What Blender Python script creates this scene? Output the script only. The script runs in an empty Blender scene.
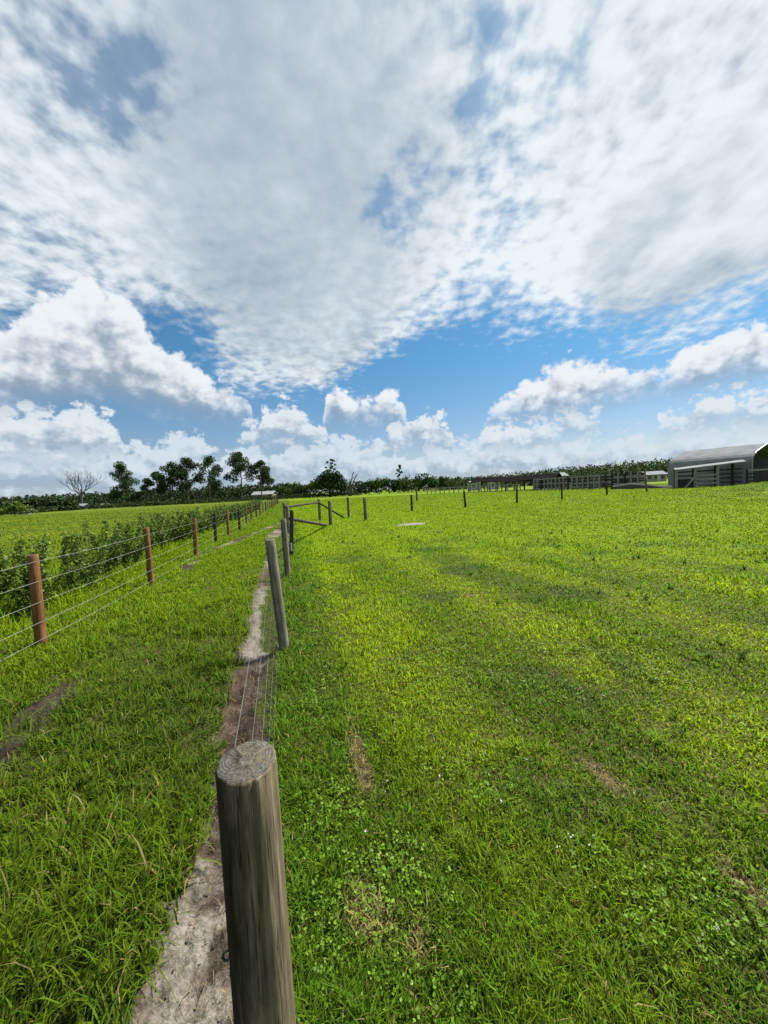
import bpy, math, random
import numpy as np
from mathutils import Vector, Matrix

random.seed(7)
RNG = np.random.default_rng(11)
scene = bpy.context.scene
COL = scene.collection

# ------------------------------------------------------------------ camera
CAM_H, PITCH, ROLL, F_PX = 1.65, math.radians(3.4), math.radians(2.8), 1024 * 13 / 36
cam_data = bpy.data.cameras.new('camera')
cam_data.sensor_fit = 'VERTICAL'
cam_data.sensor_height = 36
cam_data.sensor_width = 27
cam_data.lens = 13
cam_data.clip_start = 0.05
cam_data.clip_end = 6000
cam = bpy.data.objects.new('camera', cam_data)
COL.objects.link(cam)
CAM_M = Matrix.Rotation(math.pi / 2 - PITCH, 4, 'X') @ Matrix.Rotation(-ROLL, 4, 'Z')
cam.matrix_world = Matrix.Translation((0, 0, CAM_H)) @ CAM_M
scene.camera = cam

# ------------------------------------------------------------------ exposure
EXPOSURE = 1.15
vs = scene.view_settings
vs.view_transform = 'Standard'
vs.look = 'None'
vs.exposure = EXPOSURE
vs.gamma = 1
vs.use_curve_mapping = False
scene.cycles.max_bounces = 5
scene.cycles.diffuse_bounces = 3
scene.cycles.transparent_max_bounces = 4
scene.cycles.use_denoising = False

# ------------------------------------------------------------------ sun
SUN_AZ, SUN_EL = math.radians(52), math.radians(54)     # clockwise from the view axis
sd = Vector((math.sin(SUN_AZ) * math.cos(SUN_EL), math.cos(SUN_AZ) * math.cos(SUN_EL), math.sin(SUN_EL)))
sun_data = bpy.data.lights.new('sun', 'SUN')
sun_data.energy = 4.8
sun_data.angle = math.radians(9)
sun_data.color = (1.0, 0.96, 0.88)
sun = bpy.data.objects.new('sun', sun_data)
sun.rotation_euler = (-sd).to_track_quat('-Z', 'Y').to_euler()
sun.location = (30, 20, 60)
COL.objects.link(sun)


# ------------------------------------------------------------------ helpers: pixels of the survey -> places
def ray(px, py):
    return CAM_M.to_3x3() @ Vector(((px - 384) / F_PX, (512 - py) / F_PX, -1.0))


def gp(px, py, z=0.0):
    r = ray(px, py)
    t = (z - CAM_H) / r.z
    return Vector((r.x * t, r.y * t, z))


def at(px, depth, z=0.0):
    """ground position seen in column px (near the horizon) at a distance along the view axis"""
    r = ray(px, 490 - (px - 384) * 0.049)
    return Vector((r.x / r.y * depth, depth, z))


def azel(px, py):
    r = ray(px, py).normalized()
    return math.atan2(r.x, r.y), math.asin(r.z)


# ------------------------------------------------------------------ world: sky and clouds
W = bpy.data.worlds.new('World')
scene.world = W
W.use_nodes = True
nt = W.node_tree
nt.nodes.clear()
L = nt.links.new


def setin(sock, v):
    if isinstance(v, bpy.types.NodeSocket):
        L(v, sock)
    elif v is not None:
        sock.default_value = v


def mth(op, a, b=None, c=None, clamp=False):
    n = nt.nodes.new('ShaderNodeMath')
    n.operation = op
    n.use_clamp = clamp
    setin(n.inputs[0], a)
    if b is not None: setin(n.inputs[1], b)
    if c is not None: setin(n.inputs[2], c)
    return n.outputs[0]


def vmth(op, a, b=None):
    n = nt.nodes.new('ShaderNodeVectorMath')
    n.operation = op
    setin(n.inputs[0], a)
    if b is not None: setin(n.inputs[1], b)
    return n.outputs['Value' if op == 'DOT_PRODUCT' else 'Vector']


def sstep(v, lo, hi, a=0.0, b=1.0):
    n = nt.nodes.new('ShaderNodeMapRange')
    n.interpolation_type = 'SMOOTHSTEP'
    setin(n.inputs['Value'], v)
    n.inputs['From Min'].default_value = lo
    n.inputs['From Max'].default_value = hi
    n.inputs['To Min'].default_value = a
    n.inputs['To Max'].default_value = b
    return n.outputs['Result']


def comb(x, y, z=0.0):
    n = nt.nodes.new('ShaderNodeCombineXYZ')
    for i, v in enumerate((x, y, z)): setin(n.inputs[i], v)
    return n.outputs[0]


def noise(vec, scale, detail, rough=0.5, dist=0.0, dims='2D'):
    n = nt.nodes.new('ShaderNodeTexNoise')
    n.noise_dimensions = dims
    setin(n.inputs['Vector'], vec)
    n.inputs['Scale'].default_value = scale
    n.inputs['Detail'].default_value = detail
    n.inputs['Roughness'].default_value = rough
    n.inputs['Distortion'].default_value = dist
    return n.outputs['Fac']


def puffs(vec, scale, detail):
    n = nt.nodes.new('ShaderNodeTexVoronoi')
    n.voronoi_dimensions = '2D'
    n.feature = 'SMOOTH_F1'
    n.inputs['Smoothness'].default_value = 0.35
    setin(n.inputs['Vector'], vec)
    n.inputs['Scale'].default_value = scale
    n.inputs['Detail'].default_value = detail
    n.inputs['Roughness'].default_value = 0.55
    return n.outputs['Distance']


def fcurve(v, pts):
    n = nt.nodes.new('ShaderNodeFloatCurve')
    cu = n.mapping.curves[0]
    while len(cu.points) > 2: cu.points.remove(cu.points[-1])
    pts = sorted(pts)
    cu.points[0].location = pts[0]
    cu.points[1].location = pts[-1]
    for p in pts[1:-1]: cu.points.new(*p)
    for p in cu.points: p.handle_type = 'AUTO_CLAMPED'
    n.mapping.update()
    setin(n.inputs['Value'], v)
    return n.outputs[0]


def mixc(fac, a, b):
    n = nt.nodes.new('ShaderNodeMix')
    n.data_type = 'RGBA'
    setin(n.inputs[0], fac)
    for s, v in ((n.inputs[6], a), (n.inputs[7], b)):
        if isinstance(v, tuple): v = (*v, 1.0)
        setin(s, v)
    return n.outputs[2]


AZ0, AZS, ELS = math.radians(-62), math.radians(124), math.radians(60)


def prof(pix):
    out = []
    for px, py in pix:
        a, e = azel(px, py)
        out.append(((a - AZ0) / AZS, max(0.0, e / ELS)))
    return [(0.0, out[0][1])] + out + [(1.0, out[-1][1])]


SKY_STRENGTH = 0.055
CK = 2 ** -EXPOSURE / SKY_STRENGTH       # display-linear cloud brightness -> radiance


def cc(r, g, b):
    """cloud radiance whose picture value is this sRGB colour"""
    f = lambda u: (u / 255 / 12.92 if u < 10 else ((u / 255 + 0.055) / 1.055) ** 2.4) * CK
    return (f(r), f(g), f(b))


tc = nt.nodes.new('ShaderNodeTexCoord')
DIR = tc.outputs['Generated']
sp = nt.nodes.new('ShaderNodeSeparateXYZ')
L(DIR, sp.inputs[0])
dx, dy, dz = sp.outputs
az = mth('ARCTAN2', dx, dy)
el = mth('ARCSINE', mth('MAXIMUM', dz, 0.0))
azn = mth('DIVIDE', mth('SUBTRACT', az, AZ0), AZS, clamp=True)
e = mth('DIVIDE', el, ELS)
sky = nt.nodes.new('ShaderNodeTexSky')
sky.sky_type = 'NISHITA'
sky.sun_disc = False
sky.sun_elevation = SUN_EL
sky.sun_rotation = SUN_AZ
sky.air_density = 1.0
sky.dust_density = 0.6
sky.ozone_density = 2.0
tint = nt.nodes.new('ShaderNodeMix')
tint.data_type = 'RGBA'
tint.blend_type = 'MULTIPLY'
tint.inputs[0].default_value = 1.0
L(sky.outputs[0], tint.inputs[6])
L(mixc(sstep(e, 0.02, 0.34), (0.74, 0.74, 0.80), (0.42, 0.80, 0.93)), tint.inputs[7])
color = tint.outputs[2]

AE = comb(az, el)


def blob(px, py, rad_in, rad_out):
    a, el_ = azel(px, py)
    v = (math.sin(a) * math.cos(el_), math.cos(a) * math.cos(el_), math.sin(el_))
    d = vmth('DOT_PRODUCT', DIR, v)
    return sstep(d, math.cos(math.radians(rad_out)), math.cos(math.radians(rad_in)))


def addall(*vals):
    o = vals[0]
    for v in vals[1:]: o = mth('ADD', o, v)
    return o


# --- the high broken deck
zz = mth('ADD', dz, 0.16)
q = comb(mth('DIVIDE', dx, zz), mth('DIVIDE', dy, zz))
n_big = noise(q, 1.7, 6, 0.55)
n_fine = noise(q, 16.0, 3, 0.52)
low = fcurve(azn, prof([(0, 300), (90, 290), (150, 300), (200, 325), (245, 362), (330, 362), (385, 334), (430, 312), (520, 306), (600, 298), (680, 286), (768, 264)]))
above = mth('SUBTRACT', e, low)
cov = addall(mth('MINIMUM', mth('MULTIPLY', above, 10.0), 0.5), mth('MULTIPLY', mth('SUBTRACT', n_big, 0.5), 2.6), mth('MULTIPLY', mth('SUBTRACT', n_fine, 0.5), 1.45), 0.36)
solid = mth('MAXIMUM', blob(320, 170, 10, 21), mth('MAXIMUM', blob(690, 190, 8, 17), blob(320, 320, 3, 10)))
cov = mth('ADD', cov, mth('MULTIPLY', solid, 0.55))
cov = mth('ADD', cov, mth('MULTIPLY', blob(170, 335, 2, 13), 0.30))
for (px, py, ri, ro, w) in ((120, 62, 1, 7, 0.7), (165, 60, 1, 5, 0.75), (75, 122, 1, 5, 0.6), (15, 190, 1, 6, 0.5), (70, 262, 1, 7, 0.6), (140, 268, 1, 6, 0.6), (200, 300, 1, 6, 0.5), (292, 5, 1, 5, 0.9),
                            (400, 188, 1, 6, 1.1), (385, 238, 1, 6, 1.2), (302, 262, 0.5, 3.5, 0.9), (480, 97, 0.5, 2.6, 0.8), (485, 168, 0.5, 2.0, 0.6), (395, 205, 2, 7, 0.4),
                            (205, 345, 1, 6, 0.5), (360, 8, 1, 4, 0.5), (8, 10, 1, 5, 0.35)):
    cov = mth('SUBTRACT', cov, mth('MULTIPLY', blob(px, py, ri, ro), w * 0.42))
deck_a = mth('MAXIMUM', sstep(cov, -0.45, 0.75), mth('MULTIPLY', sstep(above, 0.02, 0.25), 0.42))
smooth_zone = mth('MULTIPLY_ADD', mth('MAXIMUM', blob(290, 190, 8, 24), mth('MAXIMUM', blob(655, 262, 3, 11), blob(745, 220, 3, 11))), -0.75, 1.0)
bright = addall(mth('MULTIPLY', blob(640, 110, 4, 34), 0.36), mth('MULTIPLY', mth('MULTIPLY', mth('SUBTRACT', n_fine, 0.5), 1.3), smooth_zone), mth('MULTIPLY', n_big, 0.75), -0.10,
                mth('MULTIPLY', blob(480, 320, 3, 16), 0.3),
                mth('MULTIPLY', blob(20, 150, 4, 20), 0.15))
n_sh = noise(comb(mth('MULTIPLY', mth('ADD', az, mth('MULTIPLY', el, 0.8)), 0.8), mth('ADD', mth('MULTIPLY', el, 1.9), mth('MULTIPLY', az, -0.9))), 3.2, 4, 0.5)
streak = mth('MULTIPLY', sstep(n_sh, 0.36, 0.6), mth('MAXIMUM', blob(655, 262, 2, 10), blob(745, 220, 3, 10)))
greyz = mth('ADD', mth('MULTIPLY', streak, 0.42), mth('MULTIPLY', blob(300, 180, 6, 24), 0.16))
bright = mth('SUBTRACT', bright, greyz)
deck_c = mixc(sstep(bright, -0.25, 0.85), cc(155, 175, 192), cc(237, 245, 250))
color = mixc(deck_a, color, deck_c)


# --- cumulus rows
def cumulus(top_px, base_px, scale, amp, seed, color, white, grey, soft=0.06, base_soft=0.05, opacity=1.0):
    T = fcurve(azn, prof(top_px))
    B = fcurve(azn, prof(base_px))
    P = comb(mth('ADD', az, seed), mth('MULTIPLY', el, 1.25))
    wob = noise(P, scale * 0.9, 3, 0.5)
    P2 = comb(mth('ADD', mth('ADD', az, seed), mth('MULTIPLY', wob, 0.03)), mth('MULTIPLY', el, 1.25))
    v1 = puffs(P2, scale, 3.0)
    v2 = puffs(vmth('ADD', P2, (0.016, 0.022, 0)), scale, 2.0)
    fine = noise(P, scale * 4.5, 5, 0.62)
    n = addall(mth('MULTIPLY', mth('SUBTRACT', 1.02, v1), amp), mth('MULTIPLY', mth('SUBTRACT', fine, 0.5), amp * 0.75))
    up = mth('ADD', mth('SUBTRACT', T, e), n)
    dn = mth('ADD', mth('SUBTRACT', e, B), mth('MULTIPLY', n, 0.35))
    a = mth('MULTIPLY', sstep(up, -0.004, soft * 0.35), sstep(dn, -base_soft * 0.4, base_soft))
    a = mth('MULTIPLY', a, opacity)
    th = mth('MAXIMUM', mth('SUBTRACT', T, B), 0.02)
    h = mth('DIVIDE', mth('SUBTRACT', mth('ADD', e, mth('MULTIPLY', n, 0.6)), B), th)
    rim = sstep(up, 0.05, 0.0, 0.0, 0.22)
    lit = addall(mth('MULTIPLY', sstep(h, 0.0, 1.05), 0.72), mth('MULTIPLY', mth('SUBTRACT', v2, v1), 0.5), rim, mth('MULTIPLY', mth('SUBTRACT', fine, 0.5), 0.45), 0.16)
    c = mixc(sstep(lit, 0.05, 0.95), grey, white)
    return mixc(a, color, c)


NO = 620
# far low bank along the horizon
color = cumulus([(-60, 455), (0, 440), (60, 450), (130, 448), (170, 442), (186, 436), (205, 448), (250, 452), (300, 448), (350, 442), (420, 452), (470, 447), (500, 440), (520, 448), (560, 446), (600, 444), (650, 440), (700, 436), (768, 428)],
                [(-60, 540), (200, 530), (768, 500)], 17.0, 0.055, 3.1, color, cc(216, 228, 238), cc(160, 182, 204), 0.05, 0.05, 0.93)
# middle row of small heaps
color = cumulus([(-50, 412), (0, 414), (50, 412), (100, 414), (118, 430), (135, 470), (225, 470), (236, 440), (255, 424), (285, 405), (312, 418), (328, 440), (340, 470), (372, 460), (390, 430), (420, 413), (445, 420), (458, 450), (468, 455), (480, 436), (505, 428), (540, 424), (575, 410), (600, 415), (618, 440), (650, 440), (662, 420), (690, 404), (715, 400), (735, 398), (768, 388)],
                [(-50, 466), (60, 466), (110, 458), (150, 452), (225, 452), (260, 447), (320, 447), (360, 452), (400, 450), (450, 450), (480, 452), (530, 450), (580, 434), (620, 432), (660, 436), (700, 432), (768, 424)],
                20.0, 0.06, 7.7, color, cc(226, 234, 240), cc(166, 184, 202), 0.06, 0.06)
# the big heaps
color = cumulus([(-60, 330), (-10, 326), (30, 312), (55, 300), (70, 298), (90, 280), (112, 288), (135, 312), (160, 340), (180, 352), (200, 372), (225, 380), (245, 395), (256, 425), (275, 450), (318, 450), (324, 410), (335, 384), (348, 390), (356, 398), (385, 396), (400, 402), (408, 430), (425, 450), (480, 440), (488, 415), (505, 400), (530, 382), (548, 372), (580, 366), (610, 366), (650, 362), (662, 376), (672, 370), (690, 350), (715, 334), (735, 322), (752, 316), (766, 330), (790, 330)],
                [(-60, 408), (40, 410), (110, 404), (160, 412), (200, 422), (240, 420), (275, 422), (330, 425), (370, 426), (405, 424), (440, 430), (495, 424), (560, 418), (610, 405), (655, 397), (690, 396), (730, 386), (790, 376)],
                11.5, 0.055, 1.3, color, cc(238, 243, 247), cc(150, 167, 186), 0.06, 0.07)

bg = nt.nodes.new('ShaderNodeBackground')
bg.inputs['Strength'].default_value = SKY_STRENGTH
L(color, bg.inputs['Color'])
wo = nt.nodes.new('ShaderNodeOutputWorld')
L(bg.outputs[0], wo.inputs['Surface'])
W.cycles.sampling_method = 'MANUAL'
W.cycles.sample_map_resolution = 512


# ------------------------------------------------------------------ numpy noise
def _hash(ix, iy, seed):
    h = (ix.astype(np.int64) * 374761393 + iy.astype(np.int64) * 668265263 + seed * 974634777) & 0xFFFFFFFF
    h = ((h ^ (h >> 13)) * 1274126177) & 0xFFFFFFFF
    return ((h ^ (h >> 16)) & 0xFFFF) / 65535.0


def vnoise(x, y, seed):
    ix, iy = np.floor(x), np.floor(y)
    fx, fy = x - ix, y - iy
    fx, fy = fx * fx * (3 - 2 * fx), fy * fy * (3 - 2 * fy)
    a, b = _hash(ix, iy, seed), _hash(ix + 1, iy, seed)
    c, d = _hash(ix, iy + 1, seed), _hash(ix + 1, iy + 1, seed)
    return (a * (1 - fx) + b * fx) * (1 - fy) + (c * (1 - fx) + d * fx) * fy


def fbm(x, y, size, octv=4, seed=1, rough=0.5):
    s, amp, tot, k = 0, 1.0, 0, 1.0 / size
    for o in range(octv):
        s = s + amp * vnoise(x * k + 17.3 * o, y * k - 9.1 * o, seed + o)
        tot += amp
        amp *= rough
        k *= 2.03
    return s / tot


def ss(v, lo, hi):
    t = np.clip((v - lo) / (hi - lo), 0, 1)
    return t * t * (3 - 2 * t)


# ------------------------------------------------------------------ the lie of the land
FD = np.array([-0.252, 0.968])      # direction of the middle fence
FN = np.array([0.968, 0.252])       # to its right


def st(x, y):
    return x * FN[0] + y * FN[1] + 0.10, x * FD[0] + y * FD[1]


def hgt(x, y):
    x, y = np.asarray(x, float), np.asarray(y, float)
    z = 1.0 * np.exp(-((x - 34) / 9.0) ** 2 - ((y - 27) / 7.0) ** 2)
    z = z + 0.12 * ss(x, 32, 42) * ss(y, 30, 44) * (1 - ss(y, 70, 110))
    r = np.hypot(x, y)
    z = z + (fbm(x, y, 2.2, 3, 5) - 0.5) * 0.09 * ss(r, 1.0, 5)
    z = z + (fbm(x, y, 9.0, 2, 8) - 0.5) * 0.22 * ss(r, 9, 30) * (1 - ss(r, 40, 70))
    s, t = st(x, y)
    z = z - 0.035 * np.exp(-((s + 0.30) / 0.17) ** 2) * (t < 16)
    return z


def hz(x, y):
    return float(hgt(x, y))


def sand_mask(x, y):
    s, t = st(x, y)
    jit = (fbm(x, y, 0.22, 4, 21) - 0.5) * 0.22
    left = -0.47 - 0.010 * np.clip(t - 2, 0, 12) + jit * 1.2
    right = -0.03 - 0.070 * np.clip(t - 1.0, 0, 4.5) + jit
    m = ss(s, left - 0.035, left + 0.035) * (1 - ss(s, right - 0.04, right + 0.04))
    return m * (1 - ss(t, 12, 14.5)) * ss(t, -1.5, -0.5)


def track_mask(x, y):
    """bare wheel tracks in the rough lane"""
    s, t = st(x, y)
    j = (fbm(x, y, 0.7, 4, 33) - 0.5)
    c1 = -1.86 - 0.10 * np.clip(t - 3.4, 0, 5) + j * 0.25
    c1 = np.where(t > 11, -2.62 + 0.19 * (t - 11), c1)
    w1 = 0.20 + 0.05 * np.sin(t)
    m1 = np.exp(-((s - c1) / w1) ** 2)
    patch = ss(fbm(x, y, 1.2, 3, 35), 0.42, 0.62)
    gate = np.where(t > 9, 1.35, 0.95) * (0.5 + 0.6 * ss(fbm(x, y, 0.35, 3, 37), 0.40, 0.56)) * np.clip(ss(t, 1.7, 2.3) * (1 - ss(t, 3.6, 4.4)) * 1.4 + ss(t, 7.5, 10.5) * 1.25 * (1 - ss(t, 21, 26)) + 0.35 * patch, 0, 1)
    m = m1 * gate
    c2 = -0.95 + j * 0.2 + 0.10 * np.clip(t - 12, 0, 12)
    m = np.maximum(m, np.exp(-((s - c2) / 0.4) ** 2) * ss(t, 13.5, 16) * (1 - ss(t, 19.5, 23)) * 0.9)
    return ss(m, 0.25, 0.75)


def bald_mask(x, y):
    """worn patches and dry turf in the mown paddock"""
    m = np.zeros_like(x)
    n = fbm(x, y, 0.16, 4, 51)
    for (cx, cy, a, b, k) in ((1.14, 1.98, 0.06, 0.17, 0.8), (1.38, 1.36, 0.06, 0.19, 1.0), (-0.24, 2.25, 0.06, 0.36, 0.8), (-0.13, 1.34, 0.09, 0.14, 0.9), (0.05, 1.22, 0.05, 0.1, 0.8), (0.62, 3.1, 0.06, 0.3, 0.45), (1.35, 5.5, 0.4, 0.12, 0.5)):
        ds, dt = (x - cx) * FN[0] + (y - cy) * FN[1], (x - cx) * FD[0] + (y - cy) * FD[1]
        m = np.maximum(m, k * np.exp(-(ds / a) ** 2 - (dt / b) ** 2))
    return ss(m + (n - 0.5) * 0.7, 0.28, 0.72)


def pale_patch(x, y):
    return ss(np.exp(-((x - 1.35) / 0.85) ** 2 - ((y - 17.2) / 0.75) ** 2) + (fbm(x, y, 0.5, 3, 61) - 0.5) * 0.7, 0.35, 0.6)


def lerp(a, b, m):
    return a * (1 - m[:, None]) + np.asarray(b)[None, :] * m[:, None]


def lerp2(a, b, m):
    return a * (1 - m[:, None]) + b * m[:, None]


def turf(x, y):
    """colour of the living grass itself (albedo)"""
    s, t = st(x, y)
    r = np.hypot(x, y)
    n1 = fbm(x, y, 1.4, 4, 71)
    n2 = fbm(x * FN[0] + y * FN[1], (x * FD[0] + y * FD[1]) * 0.10, 0.62, 2, 73)   # drawn out along the mower's path
    n3 = fbm(x, y, 7.0, 3, 75)
    c = np.tile(np.array([[0.150, 0.240, 0.004]]), (len(x), 1))
    band = 0.5 + 0.5 * np.sin(2 * math.pi * (s + 0.25 * (n3 - 0.5) + 0.1 * (n1 - 0.5)) / 1.75 - 1.9)
    c = lerp(c, (0.225, 0.315, 0.005), ss(band, 0.3, 0.9) * 0.85 * (1 - 0.6 * ss(s, 6, 12)))
    c = lerp(c, (0.100, 0.190, 0.005), (1 - ss(band, 0.05, 0.45)) * 0.4 * (1 - ss(r, 9, 16)))
    dark = (1 - 0.55 * ss(band, 0.4, 0.9)) * ss(n1 * 0.42 + n2 * 0.58, 0.46, 0.64)
    c = lerp(c, (0.068, 0.138, 0.006), dark * 0.75)
    c = lerp(c, (0.17, 0.25, 0.004), ss(n3, 0.5, 0.72) * 0.6)
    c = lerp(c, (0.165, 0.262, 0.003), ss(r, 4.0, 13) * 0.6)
    # clumps of darker clover
    cl = ss(fbm(x, y, 0.9, 3, 79), 0.58, 0.68) * (1 - ss(r, 8, 16))
    c = lerp(c, (0.045, 0.105, 0.020), cl * 0.6)
    # strip beside the posts is coarser and darker
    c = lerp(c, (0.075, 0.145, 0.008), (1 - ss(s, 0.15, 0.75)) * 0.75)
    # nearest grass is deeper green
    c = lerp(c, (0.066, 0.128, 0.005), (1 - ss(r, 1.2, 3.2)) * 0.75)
    # the mound at the right is greener
    c = lerp(c, (0.062, 0.122, 0.012), np.exp(-((x - 32) / 9) ** 2 - ((y - 24) / 7) ** 2) * ss(n1, 0.3, 0.6))
    # rough lane on the left of the sand
    lane = 1 - ss(s, -0.5, -0.3)
    lc = np.tile(np.array([[0.066, 0.108, 0.006]]), (len(x), 1))
    lc = lerp(lc, (0.045, 0.085, 0.007), ss(n1, 0.4, 0.62) * 0.8)
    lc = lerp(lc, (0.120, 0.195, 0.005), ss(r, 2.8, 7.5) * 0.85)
    c = lerp2(c, lc, lane)
    # the hay field beyond the bushes
    field = 1 - ss(s, -6.5, -5.5)
    fc = np.tile(np.array([[0.112, 0.170, 0.006]]), (len(x), 1))
    fc = lerp(fc, (0.140, 0.190, 0.009), ss(fbm(x * 0.4, y, 5.0, 3, 83), 0.45, 0.7))
    fc = lerp(fc, (0.075, 0.130, 0.012), ss(fbm(x * 0.25, y, 3.0, 3, 85), 0.5, 0.75) * 0.6)
    c = lerp2(c, fc, field)
    # straw coloured dry bits
    c = lerp(c, (0.27, 0.215, 0.085), bald_mask(x, y) * (s > 0) * 0.75)
    return c


def soil(x, y):
    s, t = st(x, y)
    n = fbm(x, y, 0.11, 4, 91)
    n2 = fbm(x, y, 0.5, 3, 93)
    c = np.tile(np.array([[0.175, 0.160, 0.140]]), (len(x), 1))           # pale sand
    c = lerp(c, (0.070, 0.054, 0.044), ss(n + (n2 - 0.5) * 0.7, 0.47, 0.60))
    tt = t + (n2 - 0.5) * 1.2
    brown = ss(tt, 1.5, 2.0) * (1 - ss(tt, 3.5, 4.0))
    c = lerp(c, (0.030, 0.020, 0.016), brown * (0.86 + 0.14 * ss(n, 0.35, 0.6)))
    c = lerp(c, (0.145, 0.135, 0.12), ss(tt, 3.7, 4.1) * (1 - ss(tt, 6.2, 6.8)) * ss(n, 0.3, 0.55) * 0.85)
    c = lerp(c, (0.05, 0.036, 0.028), ss(tt, 6.4, 7.0) * (1 - ss(tt, 8.6, 9.2)))
    c = lerp(c, (0.19, 0.18, 0.16), ss(tt, 9.0, 9.6) * (1 - ss(tt, 13, 14)))
    edge = 1 - ss(s, -0.52, -0.36)
    c = lerp(c, (0.075, 0.055, 0.040), edge * (t < 13) * 0.7)
    return c


def link_mesh(name, verts, faces_flat, counts, mat, color=None, parent=None, smooth=False):
    me = bpy.data.meshes.new(name)
    me.vertices.add(len(verts))
    me.vertices.foreach_set('co', np.asarray(verts, np.float32).ravel())
    me.loops.add(len(faces_flat))
    me.loops.foreach_set('vertex_index', np.asarray(faces_flat, np.int32))
    me.polygons.add(len(counts))
    me.polygons.foreach_set('loop_start', np.concatenate([[0], np.cumsum(counts)[:-1]]).astype(np.int32))
    me.polygons.foreach_set('loop_total', np.asarray(counts, np.int32))
    if smooth:
        me.polygons.foreach_set('use_smooth', np.ones(len(counts), bool))
    me.update(calc_edges=True)
    if color is not None:
        at_ = me.attributes.new('tone', 'FLOAT_COLOR', 'POINT')
        at_.data.foreach_set('color', np.concatenate([color, np.ones((len(color), 1))], 1).astype(np.float32).ravel())
    me.materials.append(mat)
    o = bpy.data.objects.new(name, me)
    COL.objects.link(o)
    if parent: o.parent = parent
    return o


def tag(o, label=None, cat=None, group=None, kind=None):
    if label: o['label'] = label
    if cat: o['category'] = cat
    if group: o['group'] = group
    if kind: o['kind'] = kind
    return o


def empty(name, loc, label, cat, group=None, rz=0.0):
    o = bpy.data.objects.new(name, None)
    COL.objects.link(o)
    o.location = loc
    o.rotation_euler = (0, 0, rz)
    o.empty_display_size = 0.3
    return tag(o, label, cat, group)


# ------------------------------------------------------------------ materials
def new_mat(name):
    m = bpy.data.materials.new(name)
    m.use_nodes = True
    t = m.node_tree
    t.nodes.clear()
    out = t.nodes.new('ShaderNodeOutputMaterial')
    b = t.nodes.new('ShaderNodeBsdfPrincipled')
    t.links.new(b.outputs[0], out.inputs[0])
    return m, t, b, out


def tnode(t, kind, **kw):
    n = t.nodes.new(kind)
    for k, v in kw.items():
        if k in n.inputs: n.inputs[k].default_value = v
        else: setattr(n, k, v)
    return n


def ramp(t, fac, stops):
    n = t.nodes.new('ShaderNodeValToRGB')
    el_ = n.color_ramp.elements
    el_[0].position, el_[0].color = stops[0][0], (*stops[0][1], 1)
    el_[1].position, el_[1].color = stops[-1][0], (*stops[-1][1], 1)
    for p, c in stops[1:-1]:
        x = el_.new(p)
        x.color = (*c, 1)
    t.links.new(fac, n.inputs[0])
    return n.outputs[0]


def mixnode(t, fac, a, b, blend='MIX'):
    n = t.nodes.new('ShaderNodeMix')
    n.data_type = 'RGBA'
    n.blend_type = blend
    for s, v in ((n.inputs[0], fac), (n.inputs[6], a), (n.inputs[7], b)):
        if isinstance(v, bpy.types.NodeSocket): t.links.new(v, s)
        elif isinstance(v, tuple): s.default_value = (*v, 1)
        else: s.default_value = v
    return n.outputs[2]


def foliage_mat(name, translucent=0.35, gloss=0.25, rough=0.5, tint=None, up=0.0):
    m, t, b, out = new_mat(name)
    if tint is None:
        a = tnode(t, 'ShaderNodeAttribute', attribute_name='tone')
        colr = a.outputs['Color']
    else:
        nz = tnode(t, 'ShaderNodeTexNoise', Scale=2.2, Detail=3.0)
        colr = ramp(t, nz.outputs['Fac'], [(0.3, tint[0]), (0.7, tint[1])])
    t.links.new(colr, b.inputs['Base Color'])
    b.inputs['Roughness'].default_value = rough
    b.inputs['Specular IOR Level'].default_value = gloss
    tr = t.nodes.new('ShaderNodeBsdfTranslucent')
    t.links.new(colr, tr.inputs[0])
    mx = t.nodes.new('ShaderNodeMixShader')
    mx.inputs[0].default_value = translucent
    t.links.new(b.outputs[0], mx.inputs[1])
    t.links.new(tr.outputs[0], mx.inputs[2])
    if up:
        # soft blades scatter like the turf they make up: lean the shading normal upward
        gn = t.nodes.new('ShaderNodeNewGeometry')
        vm = tnode(t, 'ShaderNodeVectorMath', operation='SCALE')
        t.links.new(gn.outputs['Normal'], vm.inputs[0])
        vm.inputs['Scale'].default_value = 1 - up
        va = tnode(t, 'ShaderNodeVectorMath', operation='ADD')
        t.links.new(vm.outputs[0], va.inputs[0])
        va.inputs[1].default_value = (0, 0, up)
        vn = tnode(t, 'ShaderNodeVectorMath', operation='NORMALIZE')
        t.links.new(va.outputs[0], vn.inputs[0])
        t.links.new(vn.outputs[0], b.inputs['Normal'])
    t.links.new(mx.outputs[0], out.inputs[0])
    return m


def bump(t, b, height, strength, dist=0.02):
    n = t.nodes.new('ShaderNodeBump')
    n.inputs['Strength'].default_value = strength
    n.inputs['Distance'].default_value = dist
    t.links.new(height, n.inputs['Height'])
    t.links.new(n.outputs[0], b.inputs['Normal'])


M_GRASS = foliage_mat('grass_blades', 0.40, 0.05, 0.6, up=0.7)
M_LEAF = foliage_mat('leaves', 0.32, 0.15, 0.5)
M_FARLEAF = foliage_mat('far_leaves', 0.12, 0.03, 0.8)

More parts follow.
